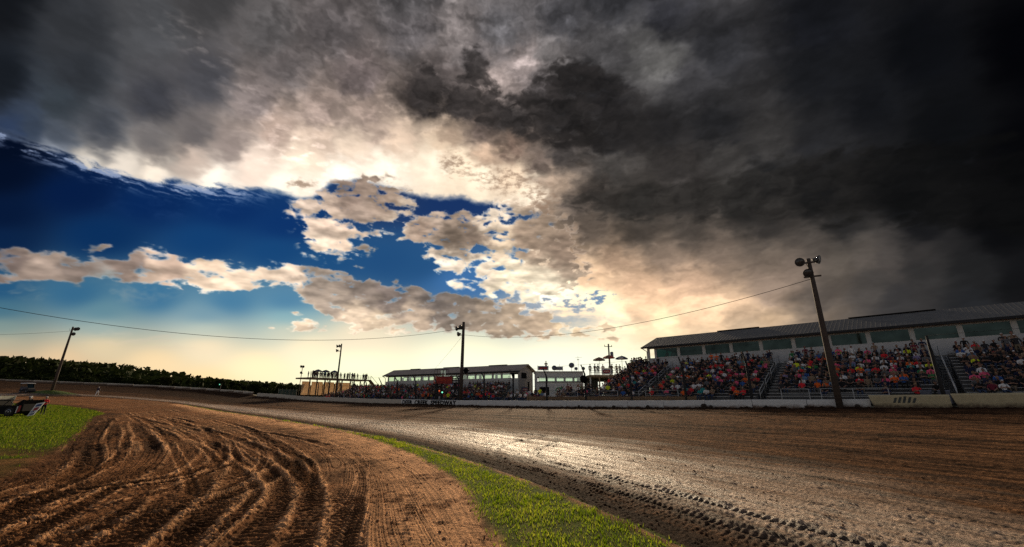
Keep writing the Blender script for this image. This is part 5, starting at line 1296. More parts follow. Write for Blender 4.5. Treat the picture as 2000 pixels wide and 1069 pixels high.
# ---------------------------------------------------------------- far spectator deck
th = thing('spectator_deck', FD(0, 0, 1.0), 'far raised wooden deck full of standing fans on tall cross-braced posts', 'deck')
mb = MB(); mb.fbox(FD, (0, 0, 6.25), (20.6, 6, 6.62)); mb.build('floor', M['deckwood'], th)
pt = [0.1, 2.2, 4.6, 6.2, 8.8, 10.2, 13.0, 14.4, 16.6, 18.2, 20.3]
for t in pt: mb = MB(); mb.fbox(FD, (t, .1, 1.0), (t + .22, .32, 6.245)); mb.build('post', M['wood_pole'], th)
for k in (2, 4, 6, 8):
    mb = MB(); mb.bar(FD(pt[k] + .2, .2, 3.6), FD(pt[k + 1], .2, 6.1), .07); mb.bar(FD(pt[k] + .2, .26, 6.1), FD(pt[k + 1], .26, 3.6), .07); mb.build('brace', M['wood_pole'], th)
mb = MB()
for k in range(22): mb.bar(FD(.1 + k * .97, .08, 6.62), FD(.1 + k * .97, .08, 7.7), .07)
for h in (6.95, 7.3, 7.7): mb.bar(FD(.1, .08, h), FD(20.5, .08, h), .06)
mb.build('railing', M['deckwood'], th)
for (a, b) in ((1.8, 4.4), (4.7, 8.2), (8.5, 12.0), (12.4, 14.6), (15.0, 18.0)):
    mb = MB(); mb.fbox(FD, (a, 5.6, 2.2), (b, 5.66, 5.75)); mb.build('back_screen', M['tan'], th)
mb = MB(); mb.hexa([FD(20.6, .2, 6.55), FD(24.4, .2, 3.6), FD(24.4, 1.6, 3.6), FD(20.6, 1.6, 6.55), FD(20.6, .2, 6.7), FD(24.4, .2, 3.75), FD(24.4, 1.6, 3.75), FD(20.6, 1.6, 6.7)]); mb.bar(FD(20.6, .1, 7.7), FD(24.4, .1, 4.7), .08); mb.build('stairway', M['deckwood'], th)
for k, (t, lab) in enumerate(((3.2, 'dark umbrella, left of three on the far deck'), (5.6, 'dark umbrella, middle of three on the far deck'), (8.4, 'dark umbrella, right of three on the far deck'))):
    x, y, _ = FD(t, 1.5, 0); umbrella((x, y, 6.62), 1.15, 8.35, lab, [M['cloth_navy']], group='umbrellas on the far deck', drop=.5)
x0 = (-63.0, 116.0); FX = frame(x0, (0.97, 0.24), (-0.24, 0.97))
th = thing('slat_fence', (-63, 116, 1.6), 'dark green privacy fence left of the far deck', 'fence')
for k in range(6): mb = MB(); mb.fbox(FX, (k * .9, -.05, 1.2), (k * .9 + .1, .05, 3.9 - .04 * k)); mb.build('post', M['steel'], th)
M['fencegreen'] = mat('dark_green_slats', (0.035, 0.06, 0.05), 0.7)
for k in range(5): mb = MB(); mb.fbox(FX, (k * .9 + .11, -.02, 1.2), (k * .9 + .89, .02, 3.75 - .04 * k)); mb.build('panel', M['fencegreen'], th)

# ---------------------------------------------------------------- flag stand
FF = frame((-11.78, 67.2), (0.87, 0.50), (-0.50, 0.87)); zfl = 3.9
th = thing('flag_stand', FF(1.2, .6, .8), 'red-signed flag stand on black posts beside the wooden pole', 'flag stand')
mb = MB(); mb.fbox(FF, (0, .0, zfl - .12), (4.5, 1.3, zfl)); mb.build('platform', M['steel'], th)
for t in (.35, 1.05, 3.3):
    mb = MB(); mb.fbox(FF, (t - .12, .5, .4), (t + .12, .74, zfl - .125)); mb.build('post', M['steel'], th)
mb = MB()
for t in (2.6, 3.2, 3.85, 4.45):
    for q in (.04, 1.26): mb.bar(FF(t, q, zfl), FF(t, q, zfl + 1.0), .08)
for h in (.35, .68, 1.0):
    for q in (.04, 1.26): mb.bar(FF(2.55, q, zfl + h), FF(4.5, q, zfl + h), .08)
mb.build('walkway_rail', M['steel'], th)
mb = MB(); mb.fbox(FF, (-.02, -.10, zfl - .2), (2.5, -.02, zfl + .92)); pan = mb.build('sign_panel', M['red'], th)
mb = MB()
for i in range(10):
    a = .22 + .215 * i; h = .50 if i in (0, 2, 7) else .40
    if i == 6: continue
    mb.prism([FF(a, -.106, zfl + .20), FF(a + .12, -.106, zfl + .20), FF(a + .15, -.106, zfl + .20 + h), FF(a + .03, -.106, zfl + .22 + h)], (0, -.004, 0))
mb.build('sign_strokes', M['orange'], pan)
mb = MB(); mb.fbox(FF, (-.10, -.10, zfl - .2), (-.025, 1.35, zfl + .92)); sp = mb.build('side_panel', M['orange'], th)
mb = MB()
def SPp(u, v): return FF(-.106, 1.3 - 1.35 * u, zfl - .15 + 1.0 * v)
e1 = Vector(FF(-1, 0, 0)) - Vector(FF(0, 0, 0))
mb.prism([SPp(u, v) for u, v in [(.18, .88), (.34, .90), (.48, .64), (.62, .90), (.80, .88), (.66, .52), (.70, .32), (.50, .20), (.30, .32), (.36, .52)]], e1 * .004)
mb.build('emblem', M['white'], sp)
mb = MB()
for (t, q) in ((0, .02), (1.9, .02), (0, 1.26), (1.9, 1.26), (.95, .02)): mb.bar(FF(t, q, zfl), FF(t, q, zfl + 2.0), .06)
for q in (.02, 1.26): mb.bar(FF(0, q, zfl + 2.0), FF(1.9, q, zfl + 2.0), .06)
for t in (0, 1.9): mb.bar(FF(t, .02, zfl + 2.0), FF(t, 1.26, zfl + 2.0), .06)
mb.build('cage_frame', M['steel'], th)
mb = MB(); mb.fbox(FF, (1.0, 1.20, zfl + .95), (1.85, 1.23, zfl + 1.95)); mb.build('wind_screen', M['glass_pale'], th)
def signal(c, m, label):
    x, y, z = c; o = thing('signal_light', c, label, 'signal light', 'signal lights')
    mb = MB(); mb.box((x - .16, y + .02, z - .2), (x + .16, y + .3, z + .2)); mb.build('housing', M['steel'], o)
    mb = MB(); mb.lathe((x, y + .02, z), (0, -1, 0), [(0, .12), (.05, .11), (.1, .07), (.12, .01)], 14); mb.build('lamp', m, o)
xx = FF(1.05, .28, 2.4); signal(xx, M['bulb_green'], 'glowing green signal light under the flag stand')
xx = FF(.55, .28, 2.62); signal(xx, M['bulb_red'], 'orange-red signal light left of the green one under the flag stand')
signal((-78.3, 114.8, 4.9), M['bulb_green'], 'far green signal light above the far banking barriers')
mb = MB(); mb.tube([(-78.3, 115.3, 2.6), (-78.3, 115.3, 4.9)], .06, 6); tag(mb.build('signal_post', M['steel'], None, (-78.3, 115.3, 2.6)), 'thin post carrying the far green signal light', 'post')
# loudspeakers
def speaker(c, label):
    x, y, z = c; o = thing('loudspeaker', c, label, 'loudspeaker', 'horn loudspeakers')
    mb = MB(); mb.lathe((x, y, z), (-.5, -.8, -.1), [(-.45, .12), (-.2, .16), (0, .22), (.2, .42), (.24, .44), (.2, .36)], 12); mb.build('horn', M['black'], o)
speaker((-6.75, 63.6, 5.5), 'black loudspeaker on the pole beside the flag stand')
speaker(FW(16.4, .3, 3.6), 'black horn loudspeaker on the fence post before the control building')
# bins
def bin_(c, label, m):
    x, y, z = c; o = thing('litter_bin', c, label, 'litter bin', 'litter bins by the wall')
    mb = MB(); mb.lathe(c, (0, 0, 1), [(0, .27), (.04, .28), (.82, .31), (.86, .33), (.9, .31)], 14); mb.build('drum', m, o)
    mb = MB(); mb.lathe((x, y, z + .9), (0, 0, 1), [(0, .30), (.05, .29), (.06, .1), (.07, .01)], 14); mb.build('lid', M['black'], o)
bin_(FW(8.2, 2.9, 1.1), 'grey mesh litter bin at the foot of the packed bleacher', M['mesh'])
bin_(FW(-11.5, 2.6, 1.25), 'blue-grey litter bin beside the dark aisle stairs, right of its post', M['mesh'])
bin_(FW(-10.6, 2.6, 1.25), 'blue-grey litter bin left of the fence post by the aisle stairs', M['mesh'])
# ---------------------------------------------------------------- people
CL = {}
def cloth(nm, c, rough=0.9):
    if nm not in CL: CL[nm] = mat(nm.replace(' ', '_') + '_cloth', c, rough, 0, 0.18, 9, 0.1)
    return CL[nm]
SHIRTS = [('black', (.012, .012, .013), 62), ('charcoal', (.035, .035, .038), 26), ('navy', (.012, .018, .055), 12), ('white', (.78, .77, .76), 13), ('red', (.78, .03, .04), 8), ('orange', (.95, .15, .02), 6),
          ('neon yellow', (.78, .92, .03), 3), ('pink', (.92, .12, .24), 6), ('blue', (.035, .12, .38), 5), ('light blue', (.14, .24, .38), 3), ('teal', (.03, .32, .32), 2), ('green', (.04, .20, .07), 3), ('grey', (.13, .13, .135), 7), ('maroon', (.18, .02, .04), 4), ('tan', (.28, .20, .13), 4), ('lilac', (.26, .21, .36), 2)]
PANTS = [('blue jeans', (.035, .055, .11), 45), ('black trousers', (.015, .015, .016), 20), ('khaki shorts', (.22, .17, .11), 14), ('grey shorts', (.11, .11, .11), 12)]
HAIRS = [(.03, .02, .014), (.09, .05, .025), (.28, .18, .08), (.02, .02, .02), (.35, .33, .30), (.30, .03, .03), (.65, .64, .62)]
SKINS = [(.30, .16, .105), (.36, .20, .135), (.24, .13, .085)]
for i, c in enumerate(HAIRS): M[f'hair{i}'] = mat(['dark', 'brown', 'blond', 'black', 'grey', 'red cap', 'white cap'][i].replace(' ', '_') + '_hair', c, 0.8)
for i, c in enumerate(SKINS): M[f'skin{i}'] = mat(['fair', 'light', 'tanned'][i] + '_skin', c, 0.6)
M['shoe'] = mat('dark_shoe', (.03, .03, .03), 0.7)
def body(name, J, E, sub=1):
    """one continuous skinned figure. J: joint -> (pos, radius); E: (a, b, material slot). slots: 0 shirt 1 trousers 2 skin 3 hair 4 shoes"""
    names = list(J); ix = {n: i for i, n in enumerate(names)}
    me = bpy.data.meshes.new(name); me.from_pydata([J[n][0] for n in names], [(ix[a], ix[b]) for a, b, m in E], [])
    o = bpy.data.objects.new(name, me); C.objects.link(o)
    md = o.modifiers.new('s', 'SKIN'); md.branch_smoothing = 0.4
    if not me.skin_vertices: 
        bpy.context.view_layer.objects.active = o; bpy.ops.mesh.customdata_skin_add()
    for n in names:
        sv = me.skin_vertices[0].data[ix[n]]; r = J[n][1]; sv.radius = r if isinstance(r, tuple) else (r, r); sv.use_root = (n == names[0])
    if sub: o.modifiers.new('u', 'SUBSURF').levels = sub
    dg = bpy.context.evaluated_depsgraph_get(); ev = o.evaluated_get(dg)
    m2 = bpy.data.meshes.new_from_object(ev); bpy.data.objects.remove(o); bpy.data.meshes.remove(me)
    m2.name = name
    A = [(np.array(J[a][0]), np.array(J[b][0]), m) for a, b, m in E]
    for p in m2.polygons:
        c = np.array(p.center); best = 9; mi = 0
        for a, b, m in A:
            ab = b - a; u = np.clip(np.dot(c - a, ab) / max(1e-9, np.dot(ab, ab)), 0, 1); d = np.linalg.norm(c - a - u * ab)
            if d < best: best, mi = d, m
        p.material_index = mi; p.use_smooth = True
    # head, grown onto the end of the neck: cranium, narrowing jaw, nose, brow, ears, eyes; hair swells out over the cranium
    bm = bmesh.new(); bm.from_mesh(m2); h = Vector(J['head'][0]); nk = Vector(J['neck'][0]); lean = (h - nk).normalized()
    tilt = math.atan2(lean.y, lean.z) * 0.5; ct, st = math.cos(tilt), math.sin(tilt)
    r = bmesh.ops.create_uvsphere(bm, u_segments=16, v_segments=12, radius=1.0)
    done = set()
    for v in r['verts']:
        x, y, z = v.co
        hair = (y < 0.10 and z > -0.55) or z > 0.42
        k = 1.10 if hair else 1.0
        X = .079 * x * (1 - .30 * max(0, -z) ** 1.5) * k; Y = .098 * y * (1 - .10 * max(0, -z)) * k + (0.010 if z < -.4 and y > 0 else 0); Z = .125 * z * (1.04 if hair else 1.0)
        Y += .030 * math.exp(-(x / .20) ** 2 - ((z + .18) / .20) ** 2) * (y > 0)
        if abs(x) > .85 and -.35 < z < .2: X *= 1.10
        v.co = h + Vector((X, Y * ct + Z * st, Z * ct - Y * st))
        for f in v.link_faces: done.add(f)
    for f in done:
        c = f.calc_center_median() - h; y = (c.y * ct - c.z * st) / .098; z = (c.z * ct + c.y * st) / .125; x = c.x / .079
        f.material_index = 3 if ((y < 0.12 and z > -.52) or z > .44) else (4 if (abs(abs(x) - .40) < .17 and abs(z - .06) < .10 and y > .5) else 2); f.smooth = True
    bm.to_mesh(m2); bm.free()
    return m2
def joints(kind, arm=0):
    J = {}; 
    if kind == 'sit':
        J['pelvis'] = ((0, 0, .53), (.17, .13)); J['waist'] = ((0, -.02, .70), (.145, .11)); J['chest'] = ((0, .0, .90), (.175, .115)); J['neck'] = ((0, .02, 1.045), .050)
        J['jaw'] = ((0, .035, 1.13), .052); J['head'] = ((0, .055, 1.205), .03)
        for s, k in ((-1, 'l'), (1, 'r')):
            J['hip' + k] = ((s * .10, .06, .52), .095); J['knee' + k] = ((s * .14, .46, .50), .065); J['ank' + k] = ((s * .13, .44, .10), .042); J['toe' + k] = ((s * .14, .60, .045), .038)
            J['sho' + k] = ((s * .19, .0, .97), .062)
            if arm == 0: J['elb' + k] = ((s * .25, .10, .71), .045); J['wri' + k] = ((s * .14, .34, .60), .032); J['han' + k] = ((s * .11, .43, .575), (.038, .02))
            elif arm == 1: J['elb' + k] = ((s * .22, .24, .72), .045); J['wri' + k] = ((s * .05, .40, .62), .032); J['han' + k] = ((s * .03, .47, .60), (.035, .02))
            else: J['elb' + k] = ((s * .26, .16, .74), .045); J['wri' + k] = ((-s * .02, .22 + .03 * s, .79), .032); J['han' + k] = ((-s * .10, .19 + .03 * s, .81), (.036, .02))
        if arm == 1:
            for n in ('waist', 'chest', 'neck', 'jaw', 'head', 'shol', 'shor'):
                (x, y, z), r = J[n]; J[n] = ((x, y + (z - .5) * .30, z - .02), r)
    else:
        J['pelvis'] = ((0, 0, .95), (.16, .115)); J['waist'] = ((0, .0, 1.12), (.14, .10)); J['chest'] = ((0, .0, 1.33), (.175, .115)); J['neck'] = ((0, .01, 1.475), .050)
        J['jaw'] = ((0, .025, 1.56), .052); J['head'] = ((0, .045, 1.635), .03)
        for s, k in ((-1, 'l'), (1, 'r')):
            J['hip' + k] = ((s * .10, 0, .90), .10); 
            st = .0 if arm != 2 else .22 * s
            J['knee' + k] = ((s * .11, .02 + st * .5, .50), .066); J['ank' + k] = ((s * .12, -.02 + st, .09), .045); J['toe' + k] = ((s * .14, .13 + st, .04), .04)
            J['sho' + k] = ((s * .195, .0, 1.41), .062)
            if arm == 0: J['elb' + k] = ((s * .26, -.02, 1.13), .045); J['wri' + k] = ((s * .27, .06, .90), .032); J['han' + k] = ((s * .265, .09, .81), (.022, .04))
            elif arm == 1: J['elb' + k] = ((s * .27, .08, 1.14), .045); J['wri' + k] = ((s * .02, .20 + .04 * s, 1.20), .032); J['han' + k] = ((-s * .07, .17 + .04 * s, 1.22), (.036, .022))
            else: J['elb' + k] = ((s * .25, .10, 1.15), .045); J['wri' + k] = ((s * .14, .28, 1.28), .032); J['han' + k] = ((s * .08, .33, 1.35), (.03, .03))
    E = [('pelvis', 'waist', 0), ('waist', 'chest', 0), ('chest', 'neck', 0), ('neck', 'jaw', 2), ('jaw', 'head', 2)]
    for k in 'lr':
        E += [('pelvis', 'hip' + k, 1), ('hip' + k, 'knee' + k, 1), ('knee' + k, 'ank' + k, 1), ('ank' + k, 'toe' + k, 4), ('chest', 'sho' + k, 0), ('sho' + k, 'elb' + k, 0), ('elb' + k, 'wri' + k, 2), ('wri' + k, 'han' + k, 2)]
    return J, E
SIT = [body('sitting_person_mesh', *joints('sit', a)) for a in range(3)]
STAND = [body('standing_person_mesh', *joints('stand', a)) for a in range(3)]
SITLO = [body('far_sitting_person_mesh', *joints('sit', a)) for a in range(3)]
STANDLO = [body('far_standing_person_mesh', *joints('stand', a)) for a in range(3)]
def wchoice(L): return L[rng.choice(len(L), p=np.array([x[-1] for x in L]) / sum(x[-1] for x in L))]
base_mesh = {}
def person(mesh, loc, ang, shirt, pants, label, group, scale=1.0, hair=None, skin=None):
    if len(mesh.materials) == 0:
        for _ in range(5): mesh.materials.append(None)
    o = bpy.data.objects.new('person', mesh); C.objects.link(o)
    o.location = loc; o.rotation_euler = (0, 0, ang); o.scale = (scale, scale, scale)
    ms = [cloth('shirt ' + shirt[0], shirt[1]), cloth(pants[0], pants[1]), M[f'skin{rng.randint(3) if skin is None else skin}'], M[f'hair{rng.choice(7, p=[.24, .24, .1, .2, .07, .05, .10]) if hair is None else hair}'], M['shoe']]
    for s, m in zip(o.material_slots, ms): s.link = 'OBJECT'; s.material = m
    return tag(o, label, 'person', group)
def col(n): return next(s for s in SHIRTS if s[0] == n)
def pan(n): return next(s for s in PANTS if s[0] == n)

# who sits where
fill = {'end': .85, 'pole': .92, 'bin': .93, 'deck': .92, 'flag right': .80, 'flag left': .90, 'far': .90, 'short': .85, 'under flag': .55, 'control': .55, 'curve': .9, 'foot': .85, 'under deck': .8}
NEAR = {'end': 'right-end', 'pole': 'pole', 'bin': 'bin', 'deck': 'deck-side'}
cand = []
for (blk, r, s, x, y, z, ang) in SEATS:
    f = fill[blk]
    if blk in ('pole', 'end'): f *= (0.14, 0.35, 0.75, .95)[r] if r < 4 else 1.0
    if blk == 'bin': f *= (0.55, 0.80, .95)[r] if r < 3 else 1.0
    if blk == 'deck': f *= (0.7, .9)[r] if r < 2 else 1.0
    if rng.rand() < f: cand.append((math.hypot(x, y), blk, r, s, x, y, z, ang))
near = sorted([c for c in cand if c[1] in NEAR and c[0] < 75 and abs(math.degrees(math.atan2(c[4], c[5]))) < 53])
NIND = 258
ind, rest = near[:NIND], near[NIND:] + [c for c in cand if not (c[1] in NEAR and c[0] < 75 and abs(math.degrees(math.atan2(c[4], c[5]))) < 53)]
for (d, blk, r, s, x, y, z, ang) in ind:
    sh = wchoice(SHIRTS); pa = wchoice(PANTS)
    up = r >= 12 and rng.rand() < .35
    me = STAND[rng.randint(2)] if up else SIT[rng.randint(3)]
    verb = 'standing' if up else 'seated'
    o = person(me, (x + rng.uniform(-.06, .06), y + rng.uniform(-.05, .05), z), ang + rng.uniform(-.35, .35), sh, pa,
           f'{verb} person in {sh[0]} shirt, {nth(r + 1)} row, {NEAR[blk]} bleacher, {nth(s + 1)} seat from right', 'spectators on the right grandstand', rng.uniform(.90, 1.06))
SPEC = 'people at work round the track'
# marshal, officials, crew
def gperson(mesh, x, y, z, ang, sh, pa, label, group=None, **k): return person(mesh, (x, y, z), ang, sh if isinstance(sh, tuple) else col(sh), pan(pa) if isinstance(pa, str) else pa, label, group, **k)
gperson(STAND[0], -9.7, 65.5, .72, math.pi, 'neon yellow', 'black trousers', 'marshal in neon yellow vest standing behind the lettered wall', SPEC)
gperson(STAND[2], -83.2, 86.5, gz(-83.2, 86.5), 0.2, 'navy', ('white trousers', (.70, .70, .70), 1), 'person in dark top and white trousers walking on the far turn', SPEC, hair=6)
x, y, _ = FF(1.2, .7, 0); gperson(STAND[2], x, y, zfl, math.pi + .3, 'grey', 'blue jeans', 'flagman in grey shirt standing inside the flag stand cage', SPEC)
gperson(STAND[1], 5.9 - .2, 70.9, 5.75, math.pi, 'black', 'black trousers', 'person in black standing between the two banners on the control building roof', SPEC)
FANS = 'fans on the roof deck'
dl = [(.5, 2.2, 'black', 'at the far left end behind the rail'), (1.15, 1.6, 'navy', 'second from the left, left of the white banner'), (1.6, 1.3, 'charcoal', 'third from the left, beside the white banner'), (2.5, 1.8, 'maroon', 'under the brown umbrella behind the white banner'),
      (3.55, 1.2, 'grey', 'just right of the white banner'), (3.95, 1.9, 'black', 'under the red umbrella, right of the banner'), (4.5, 1.2, 'tan', 'left of the striped umbrella pole'), (5.1, 1.5, 'navy', 'beneath the striped umbrella')]
for k, (t, q, c, w) in enumerate(dl):
    x, y, _ = FK(t, q, 0); gperson(STAND[k % 2], x, y, 4.98, math.pi + rng.uniform(-.8, .8), c, 'blue jeans', f'deck fan in {c} shirt standing {w}', FANS, scale=rng.uniform(.95, 1.05))
# group in red shirts below the gable, people along the boards, yellow-shirted pair
RS = 'fans at the front of the centre stands'
for k, (t, q, r, c, w) in enumerate([(36.0, 4.2, 0, 'red', 'rightmost of the red-shirted group'), (36.7, 4.2, 0, 'red', 'second red shirt from the right'), (37.5, 4.95, 1, 'red', 'red shirt in the second row'), (38.3, 4.2, 0, 'orange', 'orange shirt left of the red group'), (42.4, 4.95, 1, 'red', 'lone red shirt left of the group')]):
    x, y = LW(t, q + .16); gperson(SIT[k % 3], x, y, .95 + .28 * r + .25, math.atan2(-NQ[1], -NQ[0]) - math.pi / 2, c, 'blue jeans', f'seated fan below the gabled suite end, {w}', RS, scale=1.05)
x, y = LW(43.0, 2.4); gperson(STAND[1], x, y, 1.0, math.pi - .4, 'red', 'black trousers', 'standing person in red shirt at the wall right of the flag stand', RS)
for k, (t, c) in enumerate([(27.2, 'white'), (28.0, 'white'), (29.3, 'white'), (30.3, 'tan'), (31.6, 'charcoal'), (32.4, 'black')]):
    x, y = LW(t, 2.6); gperson(SIT[k % 3], x, y, 1.05, math.atan2(-NQ[1], -NQ[0]) - math.pi / 2, c, 'blue jeans', f'fan in {c} shirt, {nth(k + 1)} from the right in the row before the control building', RS)
for k, (t, q, c) in enumerate([(24.3, 3.2, 'white'), (24.9, 3.3, 'light blue'), (25.6, 3.6, 'neon yellow'), (26.5, 3.8, 'charcoal'), (27.4, 4.2, 'black')]):
    x, y = LW(t, q); gperson((STAND if k in (2, 3) else SIT)[k % 2], x, y, 1.15, math.atan2(-NQ[1], -NQ[0]) - math.pi / 2 + .3, c, 'blue jeans', f'fan in {c} shirt by the boards at the left foot of the deck-side bleacher', RS)

# the rest of the crowd: one mass
def crowd(items):
    V, Fq, Mi = [], [], []; base = 0; mats = []; mi_of = {}
    def slot(m):
        if m.name not in mi_of: mi_of[m.name] = len(mats); mats.append(m)
        return mi_of[m.name]
    cache = {}
    for me in SITLO + STANDLO:
        v = np.empty(len(me.vertices) * 3, np.float32); me.vertices.foreach_get('co', v)
        tri = [(tuple(p.vertices), p.material_index) for p in me.polygons]
        quads = [(t if len(t) == 4 else t + (t[-1],), m) for t, m in tri]
        cache[me.name] = (v.reshape(-1, 3), [q for q in quads])
    allv, allf, allm = [], [], []
    for (me, x, y, z, ang, sc) in items:
        v, q = cache[me.name]
        c, s = math.cos(ang), math.sin(ang)
        w = np.stack([(v[:, 0] * c - v[:, 1] * s) * sc + x, (v[:, 0] * s + v[:, 1] * c) * sc + y, v[:, 2] * sc + z], -1)
        sh = wchoice(SHIRTS); pa = wchoice(PANTS)
        ss = [slot(cloth('shirt ' + sh[0], sh[1])), slot(cloth(pa[0], pa[1])), slot(M[f'skin{rng.randint(3)}']), slot(M[f'hair{rng.randint(7)}']), slot(M['shoe'])]
        for t, m in q:
            f = [i + base for i in t]
            if len(set(f)) < 4: f = list(dict.fromkeys(f))
            allf.append(f); allm.append(ss[m])
        allv.append(w); base += len(w)
    me = bpy.data.meshes.new('crowd'); me.from_pydata(np.concatenate(allv).tolist(), [], allf)
    for m in mats: me.materials.append(m)
    me.polygons.foreach_set('material_index', allm); me.polygons.foreach_set('use_smooth', [True] * len(allf))
    o = bpy.data.objects.new('crowd', me); C.objects.link(o)
    return tag(o, 'dense crowd of spectators filling the farther seats and decks', 'crowd', None, 'stuff')
items = [(SITLO[rng.randint(3)] if not (r >= 12 and rng.rand() < .3) else STANDLO[rng.randint(2)], x + rng.uniform(-.06, .06), y, z, ang + rng.uniform(-.4, .4), rng.uniform(.9, 1.06)) for (d, blk, r, s, x, y, z, ang) in rest]
for k in range(62):       # far deck
    t = rng.uniform(.5, 20.2); q = rng.uniform(.5, 2.2); x, y, _ = FD(t, q, 0); items.append((STANDLO[rng.randint(2)], x, y, 6.62, rng.uniform(0, 6.28), rng.uniform(.92, 1.08)))
for k in range(16):       # top landing beside the roof deck
    x, y = LW(16.3 + rng.uniform(0, 2.2), 15.0 + rng.uniform(-.3, .5)); items.append((STANDLO[rng.randint(2)], x, y, 5.25, rng.uniform(2, 4.2), rng.uniform(.92, 1.05)))
for k in range(70):       # standing behind the wall, centre and left
    t = rng.uniform(44, 88); x, y = LW(t, rng.uniform(1.2, 3.0)); items.append((STANDLO[rng.randint(3)] if rng.rand() < .6 else SITLO[0], x, y, .72 + max(0, (t - 70) * .012), rng.uniform(2, 4.4), rng.uniform(.9, 1.05)))
for k in range(46):       # people at the windows of the low suites
    t = rng.uniform(1, 32); x, y, _ = FL(t, rng.uniform(.6, 1.6), 0)
    items.append((SITLO[rng.randint(3)], x, y, 4.25 - .25, rng.uniform(2, 4.2), .95)) if rng.rand() < .5 else None
for k in range(34):       # people behind the smoked windows
    t = rng.uniform(-14, 15.5); x, y = LW(t, 16.3 + rng.uniform(0, 1.4)); items.append((SITLO[rng.randint(3)], x, y, 6.42, rng.uniform(2, 4.2), 1.0))
crowd(items); print('crowd', len(items), 'individuals', len(ind))
# ---------------------------------------------------------------- infield vehicles
def wheel(mb_parent, c, axis, r=.42, w=.32):
    c = Vector(c); ax = Vector(axis).normalized()
    mb = MB(); mb.lathe(c - ax * w / 2, ax, [(0, r * .62), (.02, r * .92), (.07, r), (w - .07, r), (w - .02, r * .92), (w, r * .62)], 20); o = mb.build('wheel', M['rubber'], mb_parent)
    mb = MB(); mb.lathe(c + ax * (w / 2 - .03), ax, [(0, r * .60), (.035, r * .56), (.02, r * .2), (.05, r * .1), (.055, .01)], 16); mb.build('rim', M['chrome'], o)
    return o
def race_car(loc, ang, label, col1, scale=1.0):
    """low wedge dirt car: nose low, deck rising to a tall rear spoiler"""
    th = thing('race_car', loc, label, 'race car', 'race cars on the lawn')
    ca, sa = math.cos(ang), math.sin(ang)
    def G(x, y, z): return (loc[0] + (x * ca - y * sa) * scale, loc[1] + (x * sa + y * ca) * scale, loc[2] + z * scale)
    W = .98
    prof = [(-2.35, .16), (-2.40, .30), (-1.7, .52), (-.9, .72), (.4, .86), (1.6, .98), (2.25, 1.05), (2.25, .45), (1.9, .22), (-1.9, .14)]     # side view, nose at -x
    mb = MB(); n = len(prof)
    rows = [(-W, 1.0), (-W * .86, 1.03), (0, 1.05), (W * .86, 1.03), (W, 1.0)]
    vs = [G(x * (1 if abs(yy) < .9 else .985), yy, z if z < .3 else z * k) for (yy, k) in rows for (x, z) in prof]
    fs = []
    for r in range(len(rows) - 1):
        for i in range(n): fs.append((r * n + i, r * n + (i + 1) % n, (r + 1) * n + (i + 1) % n, (r + 1) * n + i))
    fs += [tuple(range(n)), tuple(range((len(rows) - 1) * n, len(rows) * n))[::-1]]
    mb.add(vs, fs); mb.build('body', M['black'], th)
    mb = MB(); mb.hexa([G(-.35, -.62, 1.36), G(.95, -.62, 1.40), G(.95, .62, 1.40), G(-.35, .62, 1.36), G(-.30, -.58, 1.42), G(.92, -.58, 1.46), G(.92, .58, 1.46), G(-.30, .58, 1.42)]); mb.build('roof', M['black'], th)
    for (x0, x1) in ((-.75, -.30), (1.35, .90)):
        for y in (-.6, .6): mb = MB(); mb.bar(G(x0, y, .85), G(x1, y, 1.37), .05); mb.build('roof_post', M['steel'], th)
    mb = MB(); mb.hexa([G(1.95, -W, 1.03), G(2.05, -W, 1.03), G(2.05, W, 1.03), G(1.95, W, 1.03), G(2.28, -W, 1.45), G(2.32, -W, 1.45), G(2.32, W, 1.45), G(2.28, W, 1.45)]); sp = mb.build('rear_spoiler', M[col1], th)
    for y in (-W, W - .02): mb = MB(); mb.prism([G(1.55, y, 1.02), G(2.28, y, 1.04), G(2.34, y, 1.48), G(2.2, y, 1.48)], Vector(G(0, .02, 0)) - Vector(G(0, 0, 0))); mb.build('spoiler_side', M['black'] if col1 == 'black' else M['white'], th)
    mb = MB(); mb.prism([G(1.95, -W - .012, .32), G(2.2, -W - .012, .46), G(2.2, -W - .012, .98), G(2.02, -W - .012, .94)], Vector(G(0, .006, 0)) - Vector(G(0, 0, 0))); mb.build('side_stripe', M['red'], th)
    mb = MB(); mb.prism([G(1.86, -W - .012, .30), G(1.93, -W - .012, .31), G(1.99, -W - .012, .90), G(1.90, -W - .012, .88)], Vector(G(0, .006, 0)) - Vector(G(0, 0, 0))); mb.build('side_stripe', M['white'], th)
    for (x, y) in ((-1.45, -.82), (-1.45, .82), (1.35, -.84), (1.35, .84)):
        a0 = Vector(G(0, math.copysign(1, y), 0)) - Vector(G(0, 0, 0)); wheel(th, G(x, math.copysign(.90, y), .40), a0, .40 * scale, .30 * scale)
    return th
zc = gz(-47.0, 40.5)
race_car((-47.6, 40.8, zc), math.radians(8), 'black wedge race car with red and white tail on the lawn', 'black')
race_car((-57.9, 47.2, gz(-57.9, 47.2)), math.radians(14), 'pale-spoilered race car at the left frame edge behind the black one', 'white')
